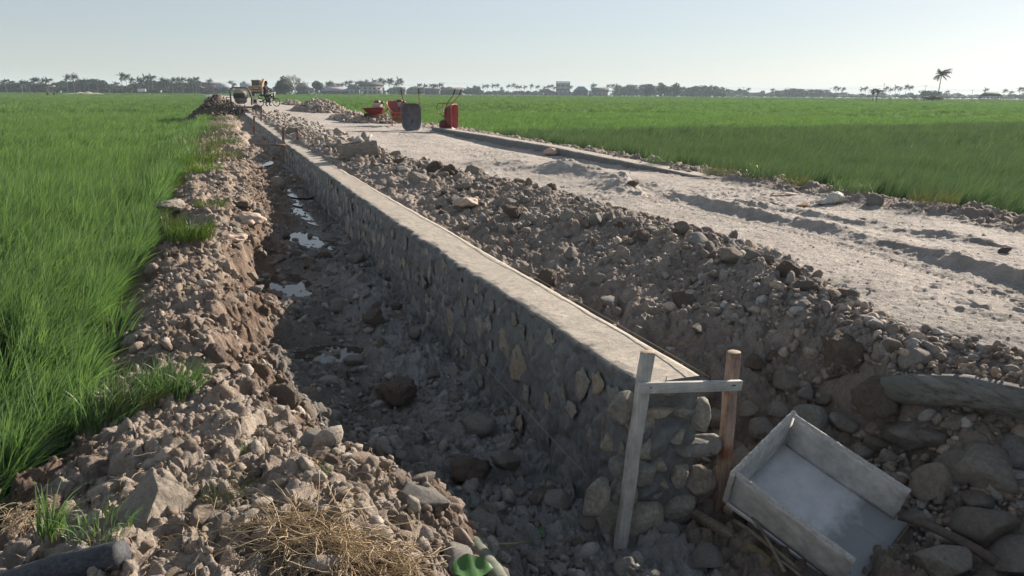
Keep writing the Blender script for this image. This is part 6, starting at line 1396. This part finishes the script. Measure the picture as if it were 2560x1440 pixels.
for i in range(n): 
    for j in range(7): x = (i/(n-1)-.5)*16; y = (j/6-.5)*6; V.append((x, y, .9*math.exp(-(x/5)**2-(y/2)**2)*(1+.2*math.sin(x*2))))
dm = atD(215, 231, 330); V = np.array(V)+[0, 0, -.25]; F = [[i*7+j, (i+1)*7+j, (i+1)*7+j+1, i*7+j+1] for i in range(n-1) for j in range(6)]
dmo = mesh_np('sand_heap', V, np.array(F), simple('pale_sand', (.38, .34, .28), (.32, .28, .23), .95, 2), None, True, loc=(dm[0], dm[1], .1)); tag(dmo, 'low pale sand heap in front of the tall tree clump', 'sand heap')
# poles and wires
prev = None; M_pole = simple('utility_pole', (.16, .15, .145), (.2, .19, .18), .8, 1)
for k, (px, ty, D, lb) in enumerate([(430, 205, 500, 'utility pole hidden among the left palms'), (585, 201, 500, 'utility pole with a crossarm above the mixer'), (770, 206, 520, 'utility pole near the dark timber house'), (960, 207, 560, 'utility pole behind the tall palms'), (1109, 206, 600, 'utility pole above the barn'), (1400, 212, 680, 'utility pole behind the framed block'), (1640, 214, 720, 'utility pole in the hazy belt'), (1858, 217, 740, 'utility pole left of the raised clump'), (1969, 219, 740, 'utility pole inside the raised clump'), (2075, 219, 720, 'utility pole left of three hazy palms'), (2208, 207, 700, 'tallest thin mast among the right hand palms'), (2312, 213, 680, 'utility pole above the flat crowned tree'), (2430, 224, 680, 'utility pole left of the field hut'), (2600, 225, 680, 'utility pole at the far right')]):
    a = atD(px, 235, D); zt_ = atD(px, ty, D)[2]; r = empty('utility_pole', (a[0], a[1], -.3), -math.atan2(a[0], a[1])); tag(r, lb, 'utility pole'); q = MB(); q.tube([(0, 0, 0), (0, 0, zt_+.3)], [.2, .13], 6); q.build('pole', M_pole, r); q = MB(); q.beam((-1.2, 0, zt_-.2), (1.2, 0, zt_-.2), .12, .12); q.build('crossarm', M_pole, r)
    top = np.array([a[0], a[1], zt_-(0 if px != 2208 else 1.5)])
    if prev is not None:
        q = MB(); 
        for dz in (0, -.8): q.tube([prev*(1-f_)+top*f_+np.array([0, 0, dz-1.2*4*f_*(1-f_)]) for f_ in np.linspace(0, 1, 12)], .035, 3, False)
        tag(q.build('power_line', M_pole), 'sagging power line pair ending at the %s' % lb.replace('utility ', ''), 'power line')
    prev = top
# haze
q = MB(); q.box((0, 0, 12.5), (6000, 6000, 28)); hz_ = q.build('haze', None); hm_ = bpy.data.materials.new('haze'); hm_.use_nodes = True; t = hm_.node_tree; t.nodes.remove(t.nodes['Principled BSDF'])
pv = t.nodes.new('ShaderNodeVolumePrincipled'); pv.inputs['Density'].default_value = .00031; pv.inputs['Color'].default_value = (.74, .88, 1.0, 1); pv.inputs['Anisotropy'].default_value = 0; t.links.new(pv.outputs[0], t.nodes['Material Output'].inputs['Volume'])
hz_.data.materials.append(hm_); tag(hz_, 'thin pale haze hanging over the fields', 'haze', kind='stuff')
